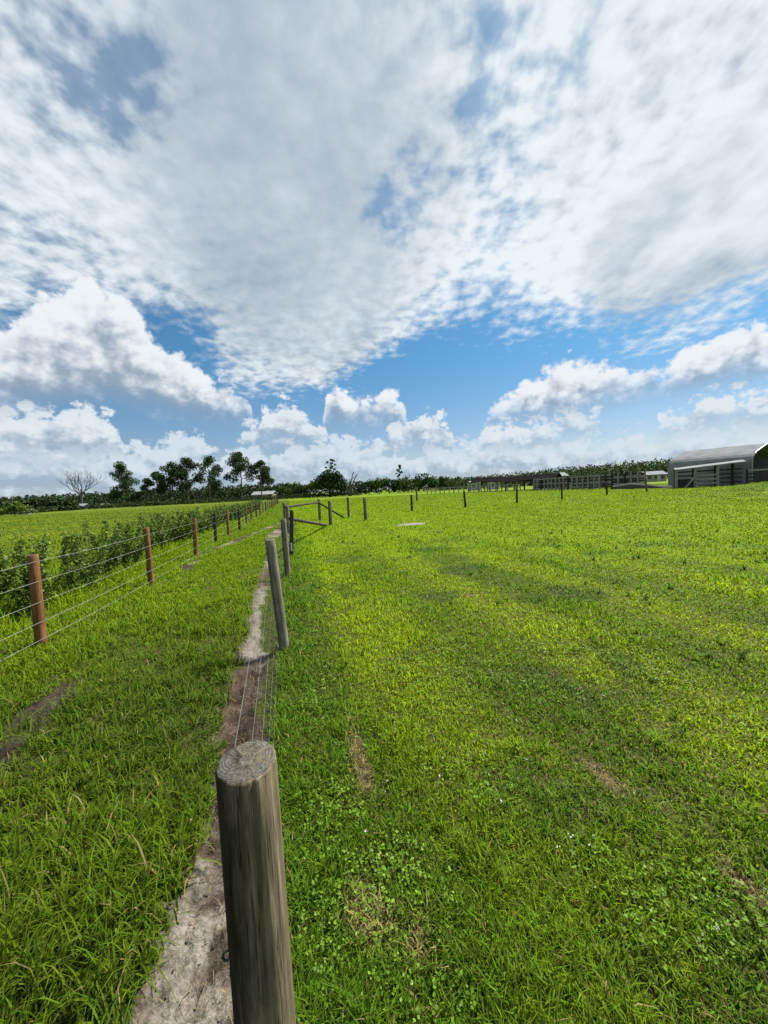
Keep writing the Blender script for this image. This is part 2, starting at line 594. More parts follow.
# ground
M_GROUND, t, b, _ = new_mat('ground_soil_and_turf')
a = tnode(t, 'ShaderNodeAttribute', attribute_name='tone')
geo = t.nodes.new('ShaderNodeTexCoord')
n1 = tnode(t, 'ShaderNodeTexNoise', Scale=60.0, Detail=6.0, Roughness=0.7)
n2 = tnode(t, 'ShaderNodeTexNoise', Scale=7.0, Detail=5.0, Roughness=0.65)
n3 = tnode(t, 'ShaderNodeTexNoise', Scale=1.1, Detail=6.0, Roughness=0.7)
for n in (n1, n2, n3): t.links.new(geo.outputs['Object'], n.inputs['Vector'])
f1 = ramp(t, n1.outputs['Fac'], [(0.28, (0.35, 0.34, 0.33)), (0.72, (1.6, 1.58, 1.5))])
f2 = ramp(t, n2.outputs['Fac'], [(0.25, (0.7, 0.7, 0.7)), (0.75, (1.3, 1.3, 1.3))])
f3 = ramp(t, n3.outputs['Fac'], [(0.3, (0.8, 0.82, 0.8)), (0.7, (1.2, 1.18, 1.2))])
c = mixnode(t, 1.0, a.outputs['Color'], f1, 'MULTIPLY')
c = mixnode(t, 1.0, c, f2, 'MULTIPLY')
c = mixnode(t, 1.0, c, f3, 'MULTIPLY')
t.links.new(c, b.inputs['Base Color'])
b.inputs['Roughness'].default_value = 0.95
b.inputs['Specular IOR Level'].default_value = 0.1
ad = tnode(t, 'ShaderNodeMath', operation='MULTIPLY_ADD')
t.links.new(n2.outputs['Fac'], ad.inputs[0]); ad.inputs[1].default_value = 2.5
t.links.new(n1.outputs['Fac'], ad.inputs[2])
bump(t, b, ad.outputs[0], 0.9, 0.012)


def wood_mat(name, stops, stain_shade=0.0, stain_shade_col=(0.007, 0.007, 0.006), ring=True):
    m, t, b, _ = new_mat(name)
    tc_ = t.nodes.new('ShaderNodeTexCoord')
    mp = tnode(t, 'ShaderNodeMapping')
    mp.inputs['Scale'].default_value = (26, 26, 1.6)
    t.links.new(tc_.outputs['Object'], mp.inputs[0])
    g = tnode(t, 'ShaderNodeTexNoise', Scale=2.2, Detail=7.0, Roughness=0.68)
    t.links.new(mp.outputs[0], g.inputs['Vector'])
    big = tnode(t, 'ShaderNodeTexNoise', Scale=5.0, Detail=5.0, Roughness=0.6)
    t.links.new(tc_.outputs['Object'], big.inputs['Vector'])
    colr = ramp(t, g.outputs['Fac'], stops)
    colr = mixnode(t, 1.0, colr, ramp(t, big.outputs['Fac'], [(0.3, (0.62, 0.62, 0.60)), (0.7, (1.25, 1.25, 1.22))]), 'MULTIPLY')
    mpc = tnode(t, 'ShaderNodeMapping')
    mpc.inputs['Scale'].default_value = (34, 34, 1.1)
    t.links.new(tc_.outputs['Object'], mpc.inputs[0])
    ck = tnode(t, 'ShaderNodeTexNoise', Scale=1.5, Detail=3.0, Roughness=0.5)
    t.links.new(mpc.outputs[0], ck.inputs['Vector'])
    ckr = ramp(t, ck.outputs['Fac'], [(0.482, (1, 1, 1)), (0.498, (0.3, 0.29, 0.28)), (0.502, (0.3, 0.29, 0.28)), (0.518, (1, 1, 1))])
    colr = mixnode(t, 1.0, colr, ckr, 'MULTIPLY')
    sx = t.nodes.new('ShaderNodeSeparateXYZ')
    t.links.new(tc_.outputs['Object'], sx.inputs[0])
    if stain_shade:
        # black algae plus painted shade away from the sun, broken up by the grain
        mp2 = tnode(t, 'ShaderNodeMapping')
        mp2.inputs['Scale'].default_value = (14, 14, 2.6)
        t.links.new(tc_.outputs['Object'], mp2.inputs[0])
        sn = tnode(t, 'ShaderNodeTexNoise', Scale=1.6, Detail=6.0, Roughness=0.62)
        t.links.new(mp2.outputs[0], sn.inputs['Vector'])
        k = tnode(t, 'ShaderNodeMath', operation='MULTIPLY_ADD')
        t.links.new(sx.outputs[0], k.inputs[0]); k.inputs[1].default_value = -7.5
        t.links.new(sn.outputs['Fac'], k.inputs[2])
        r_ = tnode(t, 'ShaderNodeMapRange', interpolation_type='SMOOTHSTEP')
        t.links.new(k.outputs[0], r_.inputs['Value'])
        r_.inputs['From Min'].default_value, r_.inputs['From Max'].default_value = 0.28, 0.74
        r_.inputs['To Max'].default_value = stain_shade
        colr = mixnode(t, r_.outputs[0], colr, stain_shade_col)
    if ring:
        # sawn end: growth rings and radial checks, seen where the face looks upward
        mp3 = tnode(t, 'ShaderNodeMapping')
        mp3.inputs['Location'].default_value = (0.016, -0.004, 0)
        mp3.inputs['Scale'].default_value = (1, 1, 0)
        t.links.new(tc_.outputs['Object'], mp3.inputs[0])
        wv = tnode(t, 'ShaderNodeTexWave', wave_type='RINGS', rings_direction='Z')
        wv.inputs['Scale'].default_value = 52.0
        wv.inputs['Distortion'].default_value = 5.5
        wv.inputs['Detail'].default_value = 3.0
        wv.inputs['Detail Scale'].default_value = 1.2
        t.links.new(mp3.outputs[0], wv.inputs['Vector'])
        fn = tnode(t, 'ShaderNodeTexNoise', Scale=130.0, Detail=4.0, Roughness=0.7)
        t.links.new(tc_.outputs['Object'], fn.inputs['Vector'])
        rc = ramp(t, wv.outputs['Fac'], [(0.1, (0.060, 0.056, 0.047)), (0.55, (0.078, 0.074, 0.064)), (0.95, (0.098, 0.092, 0.080))])
        rc = mixnode(t, 1.0, rc, ramp(t, fn.outputs['Fac'], [(0.3, (0.4, 0.4, 0.4)), (0.7, (1.5, 1.5, 1.5))]), 'MULTIPLY')
        gn = t.nodes.new('ShaderNodeNewGeometry')
        sz = t.nodes.new('ShaderNodeSeparateXYZ')
        t.links.new(gn.outputs['True Normal'], sz.inputs[0])
        up = tnode(t, 'ShaderNodeMapRange')
        t.links.new(sz.outputs[2], up.inputs['Value'])
        up.inputs['From Min'].default_value, up.inputs['From Max'].default_value = 0.55, 0.8
        colr = mixnode(t, up.outputs[0], colr, rc)
    t.links.new(colr, b.inputs['Base Color'])
    b.inputs['Roughness'].default_value = 0.9
    b.inputs['Specular IOR Level'].default_value = 0.08
    bump(t, b, g.outputs['Fac'], 0.7, 0.006)
    return m


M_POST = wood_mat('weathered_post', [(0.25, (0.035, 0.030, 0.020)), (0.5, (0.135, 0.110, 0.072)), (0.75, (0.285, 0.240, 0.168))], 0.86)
M_POST2 = wood_mat('old_grey_post', [(0.25, (0.09, 0.082, 0.066)), (0.55, (0.20, 0.182, 0.145)), (0.8, (0.30, 0.275, 0.225))], 0.6)
M_POSTR = wood_mat('new_red_brown_post', [(0.25, (0.085, 0.042, 0.020)), (0.55, (0.20, 0.100, 0.045)), (0.8, (0.30, 0.165, 0.08))], 0.45, (0.07, 0.035, 0.02))
M_POSTD = wood_mat('dark_post', [(0.25, (0.022, 0.022, 0.02)), (0.55, (0.045, 0.042, 0.038)), (0.8, (0.08, 0.076, 0.066))])
M_RAIL = wood_mat('grey_board', [(0.25, (0.12, 0.118, 0.115)), (0.55, (0.26, 0.255, 0.245)), (0.8, (0.38, 0.37, 0.36))], ring=False)
M_RAILD = wood_mat('dark_board', [(0.25, (0.018, 0.016, 0.016)), (0.55, (0.045, 0.042, 0.042)), (0.8, (0.095, 0.09, 0.088))], ring=False)


def plain(name, col, rough=0.7, metal=0.0, var=0.18, scale=3.0):
    m, t, b, _ = new_mat(name)
    tc_ = t.nodes.new('ShaderNodeTexCoord')
    n = tnode(t, 'ShaderNodeTexNoise', Scale=scale, Detail=5.0, Roughness=0.6)
    t.links.new(tc_.outputs['Object'], n.inputs['Vector'])
    lo, hi = tuple(v * (1 - var) for v in col), tuple(min(1, v * (1 + var)) for v in col)
    t.links.new(ramp(t, n.outputs['Fac'], [(0.3, lo), (0.7, hi)]), b.inputs['Base Color'])
    b.inputs['Roughness'].default_value = rough
    b.inputs['Metallic'].default_value = metal
    return m


M_WIRE = plain('galvanised_wire', (0.11, 0.115, 0.11), 0.6, 0.2)
M_WIRENEW = plain('bright_wire', (0.31, 0.315, 0.31), 0.5, 0.2)
M_BLACK = plain('black_plastic', (0.02, 0.02, 0.02), 0.5)


def sheet_mat(name, col, rough, axis, period, rust=0.12):
    """ribbed sheet metal: ribs from a sine of one object axis"""
    m, t, b, _ = new_mat(name)
    tc_ = t.nodes.new('ShaderNodeTexCoord')
    sx = t.nodes.new('ShaderNodeSeparateXYZ')
    t.links.new(tc_.outputs['Object'], sx.inputs[0])
    k = tnode(t, 'ShaderNodeMath', operation='MULTIPLY')
    t.links.new(sx.outputs[axis], k.inputs[0]); k.inputs[1].default_value = 2 * math.pi / period
    s_ = tnode(t, 'ShaderNodeMath', operation='SINE')
    t.links.new(k.outputs[0], s_.inputs[0])
    n = tnode(t, 'ShaderNodeTexNoise', Scale=0.7, Detail=6.0, Roughness=0.65)
    t.links.new(tc_.outputs['Object'], n.inputs['Vector'])
    lo, hi = tuple(v * 0.72 for v in col), tuple(v * 1.18 for v in col)
    cr = ramp(t, n.outputs['Fac'], [(0.3, lo), (0.7, hi)])
    n2 = tnode(t, 'ShaderNodeTexNoise', Scale=1.6, Detail=6.0, Roughness=0.7)
    t.links.new(tc_.outputs['Object'], n2.inputs['Vector'])
    rr = tnode(t, 'ShaderNodeMapRange')
    t.links.new(n2.outputs['Fac'], rr.inputs['Value'])
    rr.inputs['From Min'].default_value, rr.inputs['From Max'].default_value = 0.56, 0.72
    rr.inputs['To Max'].default_value = rust
    cr = mixnode(t, rr.outputs[0], cr, (0.16, 0.09, 0.05))
    t.links.new(cr, b.inputs['Base Color'])
    b.inputs['Roughness'].default_value = rough
    b.inputs['Metallic'].default_value = 0.0
    b.inputs['Specular IOR Level'].default_value = 0.0
    bump(t, b, s_.outputs[0], 0.35, 0.01)
    return m


M_SHEET = sheet_mat('grey_ribbed_sheet', (0.17, 0.185, 0.21), 0.8, 2, 0.24)
M_SHEETROOF = sheet_mat('grey_roof_sheet', (0.18, 0.188, 0.20), 0.85, 0, 0.24)
M_PALEROOF = sheet_mat('pale_roof_sheet', (0.22, 0.23, 0.24), 0.9, 0, 0.2, 0.08)
M_DARKROOF = sheet_mat('dark_roof_sheet', (0.012, 0.011, 0.011), 1.0, 0, 0.2, 0.1)
M_WHITE = plain('white_paint', (0.33, 0.335, 0.33), 0.5, 0, 0.06)
M_CREAM = plain('cream_siding', (0.24, 0.215, 0.165), 0.7, 0, 0.1)
M_TRIM = plain('pale_trim_metal', (0.20, 0.205, 0.21), 0.4, 0.1, 0.05)
M_GLASS = plain('dark_glass', (0.03, 0.035, 0.04), 0.1)
M_BARK = plain('grey_brown_bark', (0.10, 0.08, 0.065), 0.9, 0, 0.35, 2.0)
M_DEADW = plain('bare_grey_wood', (0.075, 0.068, 0.062), 0.9, 0, 0.25, 2.0)
M_EARTH = plain('dark_earth', (0.03, 0.026, 0.022), 0.95, 0, 0.4, 1.5)

# ------------------------------------------------------------------ ground: one sheet to the horizon, finest near the lane
ang = np.concatenate([np.linspace(-62, 62, 620), np.linspace(64, 296, 60)])
rad = np.concatenate([[0.02], np.geomspace(0.35, 90, 560), np.geomspace(100, 4000, 26)])
A, R = np.meshgrid(np.radians(ang), rad)
gx, gy = (R * np.sin(A)).ravel(), (R * np.cos(A)).ravel()
gz = hgt(gx, gy)
rr_ = np.hypot(gx, gy)
sm, tm, bm_, pp = sand_mask(gx, gy), track_mask(gx, gy), bald_mask(gx, gy), pale_patch(gx, gy)
s_, t_ = st(gx, gy)
bm_ = bm_ * (s_ > 0.02)
gz = gz + ((fbm(gx, gy, 0.13, 4, 41) - 0.5) * 0.12 + (fbm(gx, gy, 0.04, 2, 43) - 0.5) * 0.026) * np.clip(sm + tm, 0, 1) * (1 - ss(rr_, 6, 15))
tc_ = turf(gx, gy)
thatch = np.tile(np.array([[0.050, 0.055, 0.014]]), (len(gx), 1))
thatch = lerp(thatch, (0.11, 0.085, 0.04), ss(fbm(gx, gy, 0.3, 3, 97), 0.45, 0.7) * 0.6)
gc = lerp2(lerp2(thatch, tc_ * 0.28, np.full(len(gx), 0.6)), tc_ * 0.60, ss(rr_, 3, 14))  # thatch and turf tone dimmed here: shade between the blades painted in
gc = lerp(gc, (0.105, 0.078, 0.042), bm_ * 0.8)
gc = lerp(gc, (0.036, 0.027, 0.021), tm)
trk_pale = tm * ss(t_, 8, 11)
gc = lerp(gc, (0.15, 0.135, 0.105), trk_pale * ss(fbm(gx, gy, 0.6, 3, 99), 0.4, 0.6))
gc = lerp2(gc, soil(gx, gy), sm)
gc = lerp(gc, (0.17, 0.158, 0.13), pp)
na, nr = len(ang), len(rad)
idx = np.arange(na * nr).reshape(nr, na)
q0, q1 = idx[:-1, :], idx[1:, :]
quads = np.stack([q0, np.roll(q0, -1, 1), np.roll(q1, -1, 1), q1], -1).reshape(-1, 4)
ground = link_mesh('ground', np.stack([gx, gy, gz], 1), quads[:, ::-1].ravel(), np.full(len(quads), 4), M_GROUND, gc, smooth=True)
tag(ground, kind='structure')


# ------------------------------------------------------------------ grass
def blades(name, P, hgt_, wid, lean, colr, levels=3, mat=None, droop=0.5, parent=None):
    """P (N,3) roots, hgt_ length, wid width, lean (N,2) horizontal reach of the tip as a share of the length"""
    N = len(P)
    face = RNG.uniform(0, 2 * math.pi, N)
    la = np.hypot(lean[:, 0], lean[:, 1]) + 1e-6
    side = np.stack([-lean[:, 1] / la, lean[:, 0] / la], 1)
    tw = RNG.normal(0, 0.5, N)
    side = np.stack([side[:, 0] * np.cos(tw) - side[:, 1] * np.sin(tw), side[:, 0] * np.sin(tw) + side[:, 1] * np.cos(tw)], 1)
    fr = np.linspace(0, 1, levels)
    verts = np.zeros((N, 2 * (levels - 1) + 1, 3))
    cols = np.zeros((N, 2 * (levels - 1) + 1, 3))
    up = np.sqrt(np.clip(1 - np.minimum(la, 0.97) ** 2, 0.03, 1))
    for i, f in enumerate(fr):
        out = f ** 1.7
        x = P[:, 0] + lean[:, 0] * hgt_ * out
        y = P[:, 1] + lean[:, 1] * hgt_ * out
        z = P[:, 2] + hgt_ * (f * (0.35 * (1 - f) + up) - droop * la * 0.35 * f ** 3)
        w = wid * 0.5 * (1.0 if i == 0 else 1.05 * (1 - f) ** 0.6 + 0.02)
        if i < levels - 1:
            for k, sg in ((2 * i, -1), (2 * i + 1, 1)):
                verts[:, k, 0] = x + side[:, 0] * w * sg
                verts[:, k, 1] = y + side[:, 1] * w * sg
                verts[:, k, 2] = z
                cols[:, k] = colr
        else:
            verts[:, -1, 0], verts[:, -1, 1], verts[:, -1, 2] = x, y, z
            cols[:, -1] = colr
    nv = verts.shape[1]
    base = (np.arange(N) * nv)[:, None]
    loc, cnt = [], []
    for i in range(levels - 2):
        loc += [2 * i, 2 * i + 1, 2 * i + 3, 2 * i + 2]
        cnt.append(4)
    loc += [2 * (levels - 2), 2 * (levels - 2) + 1, nv - 1]
    cnt.append(3)
    flat = (base + np.array(loc)[None, :]).ravel()
    return link_mesh(name, verts.reshape(-1, 3), flat, np.tile(cnt, N), mat or M_GRASS, cols.reshape(-1, 3), parent, smooth=True)


def scatter(rings, a0=-56, a1=56):
    xs, ys, ls = [], [], []
    for (r0, r1, dens) in rings:
        area = math.radians(a1 - a0) * 0.5 * (r1 * r1 - r0 * r0)
        n = int(area * dens)
        r = np.sqrt(RNG.uniform(r0 * r0, r1 * r1, n))
        a = np.radians(RNG.uniform(a0, a1, n))
        xs.append(r * np.sin(a)); ys.append(r * np.cos(a))
    return np.concatenate(xs), np.concatenate(ys)


def jitter_tone(c, dry=0.06, amt=0.22, near=None):
    n = len(c)
    c = c * (1 + RNG.normal(0, 1, n) * (amt if near is None else amt * np.interp(near, [4, 14], [1, 0.45])))[:, None].clip(0.45, 1.7)
    c[:, 0] *= (1 + RNG.normal(0, 0.13, n)).clip(0.6, 1.5)
    d = RNG.random(n) < (dry if near is None else np.where(near < 5, dry, 0.002))
    c[d] = np.array([0.24, 0.19, 0.08]) * RNG.uniform(0.6, 1.3, (d.sum(), 1))
    return c.clip(0.004, 0.5)


def fade_rings(d0, r0, p, ra, rb, step=1.06):
    out, a_ = [], ra
    while a_ < rb:
        b_ = min(a_ * step, rb)
        out.append((a_, b_, d0 * ((a_ + b_) * 0.5 / r0) ** -p))
        a_ = b_
    return out


# mown paddock
def around(d0, r0, p, ra, rb, a0, a1):
    """the fan ahead, wider close by, and all round underfoot"""
    parts = [scatter(fade_rings(d0, r0, p, ra, rb), a0, a1), scatter([(0.02, ra, d0 * (ra / r0) ** -p * 0.6)], -180, 180)]
    for s0, s1 in ((a1, a1 + 34), (a0 - 34, a0)):
        parts.append(scatter(fade_rings(d0 * 0.8, r0, p, ra, min(rb, 9)), s0, s1))
    return np.concatenate([q_[0] for q_ in parts]), np.concatenate([q_[1] for q_ in parts])


x, y = around(16500, 1.4, 1.6, 0.75, 100, -56, 56)
s, t = st(x, y)
r = np.hypot(x, y)
bare = np.maximum.reduce([sand_mask(x, y), track_mask(x, y) * (s < 0), bald_mask(x, y) * 0.6 * (s > 0), pale_patch(x, y)])
keep = (RNG.random(len(x)) > bare * 1.05) & (s > -0.12 - 0.02 * np.clip(t, 0, 8)) | ((r > 9) & (RNG.random(len(x)) > bare) & (s > -5.6))
keep &= ~((s < -0.1) & (r <= 9))
tuft = fbm(x, y, 0.13, 2, 101)
keep &= (tuft + RNG.normal(0, 0.12, len(x)) > 0.20) | (r > 7)
x, y, s, t, r, tuft = (v[keep] for v in (x, y, s, t, r, tuft))
N = len(x)
long_ = ss(fbm(x, y, 0.8, 3, 105), 0.5, 0.7)
h = (0.040 + 0.034 * long_ + 0.022 * ss(tuft, 0.45, 0.7)) * RNG.uniform(0.6, 1.4, N)
h *= 1 + 0.5 * (1 - ss(s, 0.1, 0.5)) * (r < 9)
h *= 1 + 0.35 * ss(r, 8, 30)
w = 0.0042 + 0.0017 * r
w = np.minimum(w, 0.14) * RNG.uniform(0.6, 1.35, N)
th = RNG.uniform(0, 2 * math.pi, N)
lm = RNG.uniform(0.25, 0.95, N)
lean = np.stack([np.cos(th) * lm, np.sin(th) * lm], 1)
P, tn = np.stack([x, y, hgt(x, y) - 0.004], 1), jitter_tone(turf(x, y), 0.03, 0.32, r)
tag(blades('lawn_grass', P, h, w, lean, tn), kind='stuff')

# coarse tufted grass of the lane, left of the sand
x, y = around(900, 1.4, 1.3, 0.75, 26, -62, 10)
s, t = st(x, y)
k = (s < -0.36 - 0.01 * np.clip(t, 0, 9)) & (s > -7.0)
x, y, s, t = x[k], y[k], s[k], t[k]
bare = np.maximum(sand_mask(x, y), track_mask(x, y))
thin = fbm(x, y, 0.45, 3, 111)
k = RNG.random(len(x)) > np.maximum(bare * 1.1, ss(0.42 - thin, 0, 0.12) * 0.75)
x, y = x[k], y[k]
per = 11
r0 = np.hypot(x, y)
X = np.repeat(x, per) + RNG.normal(0, 0.02, len(x) * per) * np.repeat(1 + r0 * 0.15, per)
Y = np.repeat(y, per) + RNG.normal(0, 0.02, len(x) * per) * np.repeat(1 + r0 * 0.15, per)
size = np.repeat(RNG.uniform(0.65, 1.35, len(x)) * (0.8 + 0.5 * ss(fbm(x, y, 0.7, 2, 113), 0.4, 0.7)), per)
th0 = np.repeat(RNG.uniform(0, 2 * math.pi, len(x)), per)
N = len(X)
r = np.hypot(X, Y)
s, t = st(X, Y)
behind = ss(-s, 3.2, 3.7) * (1 - ss(-s, 6.0, 7.0))
h = 0.140 * size * RNG.uniform(0.55, 1.3, N) * (1 - 0.25 * ss(r, 3, 8)) * (1 + 2.0 * behind)
w = (0.0058 + 0.0011 * r) * RNG.uniform(0.7, 1.3, N)
th = th0 + RNG.normal(0, 1.3, N)
lm = RNG.uniform(0.2, 0.97, N)
lean = np.stack([np.cos(th) * lm, np.sin(th) * lm], 1)
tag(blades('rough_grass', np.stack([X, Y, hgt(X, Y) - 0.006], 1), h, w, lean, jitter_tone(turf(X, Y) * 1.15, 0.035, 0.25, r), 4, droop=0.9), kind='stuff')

# short undergrowth filling the lane between the tufts
x, y = around(6500, 1.4, 1.5, 0.75, 30, -62, 10)
s, t = st(x, y)
k = (s < -0.25) & (s > -6.5)
x, y, s = x[k], y[k], s[k]
bare = np.maximum(sand_mask(x, y), track_mask(x, y))
k = RNG.random(len(x)) > bare * 1.03
x, y = x[k], y[k]
N = len(x)
r = np.hypot(x, y)
th = RNG.uniform(0, 2 * math.pi, N); lm = RNG.uniform(0.3, 0.97, N)
tag(blades('low_grass', np.stack([x, y, hgt(x, y) - 0.004], 1), 0.055 * RNG.uniform(0.5, 1.4, N) * (1 + 0.25 * ss(r, 4, 8)), (0.0042 + 0.0013 * r) * RNG.uniform(0.7, 1.3, N),
           np.stack([np.cos(th) * lm, np.sin(th) * lm], 1), jitter_tone(turf(x, y) * 0.95, 0.05, 0.25, r)), kind='stuff')

# the far side of the lane and the hay field: sparser wide blades
x, y = scatter(fade_rings(330, 8, 1.5, 5.5, 110), -60, 0)
s, t = st(x, y)
k = (s < -5.4)
x, y = x[k], y[k]
N = len(x)
r = np.hypot(x, y)
th = RNG.uniform(0, 2 * math.pi, N); lm = RNG.uniform(0.2, 0.9, N)
tag(blades('field_grass', np.stack([x, y, hgt(x, y) - 0.01], 1), 0.09 * RNG.uniform(0.5, 1.4, N), np.minimum(0.012 + 0.0018 * r, 0.12) * RNG.uniform(0.7, 1.3, N),
           np.stack([np.cos(th) * lm, np.sin(th) * lm], 1), jitter_tone(turf(x, y), 0.02, 0.18)), kind='stuff')

# dead thatch lying under the mown blades
x, y = scatter(fade_rings(3800, 1.4, 1.3, 0.8, 9), -60, 56)
k = (np.maximum(sand_mask(x, y), track_mask(x, y)) < 0.3)
x, y = x[k], y[k]
N = len(x)
r = np.hypot(x, y)
th = RNG.uniform(0, 2 * math.pi, N)
lean = np.stack([np.cos(th), np.sin(th)], 1) * RNG.uniform(0.8, 0.99, N)[:, None]
dc = np.where(RNG.random((N, 1)) < 0.4, np.array([[0.15, 0.115, 0.055]]), np.array([[0.075, 0.085, 0.022]])) * RNG.uniform(0.4, 1.4, (N, 1))
tag(blades('thatch', np.stack([x, y, hgt(x, y) + 0.003], 1), RNG.uniform(0.03, 0.07, N), (0.0028 + 0.0012 * r) * RNG.uniform(0.7, 1.3, N), lean, dc, droop=0.6), kind='stuff')

# a few straw stems lying on the sand and the bare soil
x, y = scatter([(0.8, 2.5, 900), (2.5, 5, 420), (5, 9, 90)], -60, 30)
k = (np.maximum(sand_mask(x, y), np.maximum(track_mask(x, y), bald_mask(x, y))) > 0.4)
x, y = x[k], y[k]
N = len(x)
th = RNG.uniform(0, 2 * math.pi, N)
lean = np.stack([np.cos(th), np.sin(th)], 1) * RNG.uniform(0.85, 0.99, N)[:, None]
dc = np.array([0.22, 0.17, 0.10]) * RNG.uniform(0.35, 1.5, (N, 1))
tag(blades('straw_litter', np.stack([x, y, hgt(x, y) + 0.006], 1), RNG.uniform(0.03, 0.10, N), RNG.uniform(0.002, 0.0045, N), lean, dc, droop=0.6), kind='stuff')


# ------------------------------------------------------------------ leaf scatter meshes
def leaf_quads(P, size, aspect, nrm_bias, colr, rng=RNG):
    """kite shaped leaves at P with random attitude; returns verts, flat, counts, colours"""
    N = len(P)
    d = rng.normal(0, 1, (N, 3)); d[:, 2] += nrm_bias
    d /= np.linalg.norm(d, axis=1)[:, None]
    a = np.cross(d, rng.normal(0, 1, (N, 3)))
    a /= np.linalg.norm(a, axis=1)[:, None] + 1e-9
    b = np.cross(d, a)
    L_ = (size * rng.uniform(0.65, 1.35, N))[:, None]
    W_ = L_ * aspect
    fold = d * L_ * 0.12
    v = np.stack([P - a * L_ * 0.5, P + b * W_ * 0.5 - fold, P + a * L_ * 0.5, P - b * W_ * 0.5 - fold], 1)
    f = np.arange(N * 4)
    return v.reshape(-1, 3), f, np.full(N, 4), np.repeat(colr, 4, 0)


# taller weedy clumps standing out of the mown grass
x, y = scatter(fade_rings(7.5, 1.4, 0.7, 0.9, 14), -20, 56)
s, t = st(x, y)
k = (s > 0.12) & (fbm(x, y, 1.1, 3, 131) + RNG.normal(0, 0.06, len(x)) > 0.47)
x, y = x[k], y[k]
per = 15
X = np.repeat(x, per) + RNG.normal(0, 0.014, len(x) * per)
Y = np.repeat(y, per) + RNG.normal(0, 0.014, len(x) * per)
N = len(X)
r = np.hypot(X, Y)
th = RNG.uniform(0, 2 * math.pi, N); lm = RNG.uniform(0.25, 0.95, N)
sz = np.repeat(RNG.uniform(0.6, 1.3, len(x)), per)
tn = np.repeat(np.where(RNG.random((len(x), 1)) < 0.5, np.array([[0.12, 0.20, 0.008]]), np.array([[0.055, 0.115, 0.010]])), per, 0) * RNG.uniform(0.7, 1.3, (N, 1))
tag(blades('weed_tufts', np.stack([X, Y, hgt(X, Y) - 0.004], 1), 0.125 * sz * RNG.uniform(0.6, 1.2, N), (0.0075 + 0.0012 * r) * RNG.uniform(0.7, 1.3, N),
           np.stack([np.cos(th) * lm, np.sin(th) * lm], 1), tn, 4, droop=0.9), kind='stuff')

# crumbs of soil and small stones on the bare strip
x, y = scatter(fade_rings(1900, 1.4, 1.6, 0.8, 8), -60, 10)
k = np.maximum(sand_mask(x, y), track_mask(x, y)) > 0.35
x, y = x[k], y[k]
N = len(x)
sz = np.exp(RNG.normal(math.log(0.0022), 0.55, N)).clip(0.001, 0.008) * (1 + 0.10 * np.hypot(x, y))
octv = np.array([[1, 0, 0], [0, 1, 0], [-1, 0, 0], [0, -1, 0], [0, 0, 0.7], [0, 0, -0.7]], float)
octf = np.array([[0, 1, 4], [1, 2, 4], [2, 3, 4], [3, 0, 4], [1, 0, 5], [2, 1, 5], [3, 2, 5], [0, 3, 5]])
V = octv[None] * sz[:, None, None] * RNG.uniform(0.6, 1.4, (N, 6, 1))
an = RNG.uniform(0, 6.28, N)
V = np.stack([V[..., 0] * np.cos(an)[:, None] - V[..., 1] * np.sin(an)[:, None], V[..., 0] * np.sin(an)[:, None] + V[..., 1] * np.cos(an)[:, None], V[..., 2]], -1)
V += np.stack([x, y, hgt(x, y) + (fbm(x, y, 0.13, 4, 41) - 0.5) * 0.12 + sz * 0.25], -1)[:, None, :]
cd = soil(x, y) * RNG.uniform(0.55, 1.25, (N, 1))
tag(link_mesh('soil_crumbs', V.reshape(-1, 3), (octf[None] + 6 * np.arange(N)[:, None, None]).ravel(), np.full(8 * N, 3), M_GROUND, np.repeat(cd, 6, 0)), kind='stuff')

# clover and small round weeds between the blades of the paddock
x, y = scatter([(0.8, 2, 5200), (2, 4, 2300), (4, 8, 600)], -40, 56)
s, t = st(x, y)
m = ss(fbm(x, y, 0.45, 3, 121), 0.54, 0.66) * 0.22 + np.exp(-((s - 0.38) / 0.22) ** 2) * ss(fbm(x, y, 0.3, 3, 123), 0.48, 0.64) * 0.42
k = (RNG.random(len(x)) < m) & (s > 0.04)
x, y = x[k], y[k]
P = np.repeat(np.stack([x, y, hgt(x, y)], 1), 3, 0) + RNG.normal(0, 0.007, (len(x) * 3, 3)) * np.array([1, 1, 0.2])
P[:, 2] += np.repeat(RNG.uniform(0.018, 0.06, len(x)), 3)
r = np.hypot(P[:, 0], P[:, 1])
cc_ = np.array([0.105, 0.19, 0.012]) * RNG.uniform(0.55, 1.5, (len(P), 1))
v, f, n_, c_ = leaf_quads(P, 0.011 + 0.0016 * r, 0.8, 2.4, cc_)
tag(link_mesh('clover', v, f, n_, M_LEAF, c_), kind='stuff')

# tiny white clover heads
x, y = scatter([(1.5, 8, 12)], -20, 56)
s, t = st(x, y)
k = (fbm(x, y, 0.9, 3, 79) > 0.55) & (s > 0.3)
x, y = x[k], y[k]
P = np.repeat(np.stack([x, y, hgt(x, y) + 0.065], 1), 5, 0) + RNG.normal(0, 0.004, (len(x) * 5, 3))
v, f, n_, c_ = leaf_quads(P, np.full(len(P), 0.008), 0.9, 0.5, np.tile([[0.55, 0.55, 0.48]], (len(P), 1)))
tag(link_mesh('clover_flowers', v, f, n_, M_LEAF, c_), kind='stuff')


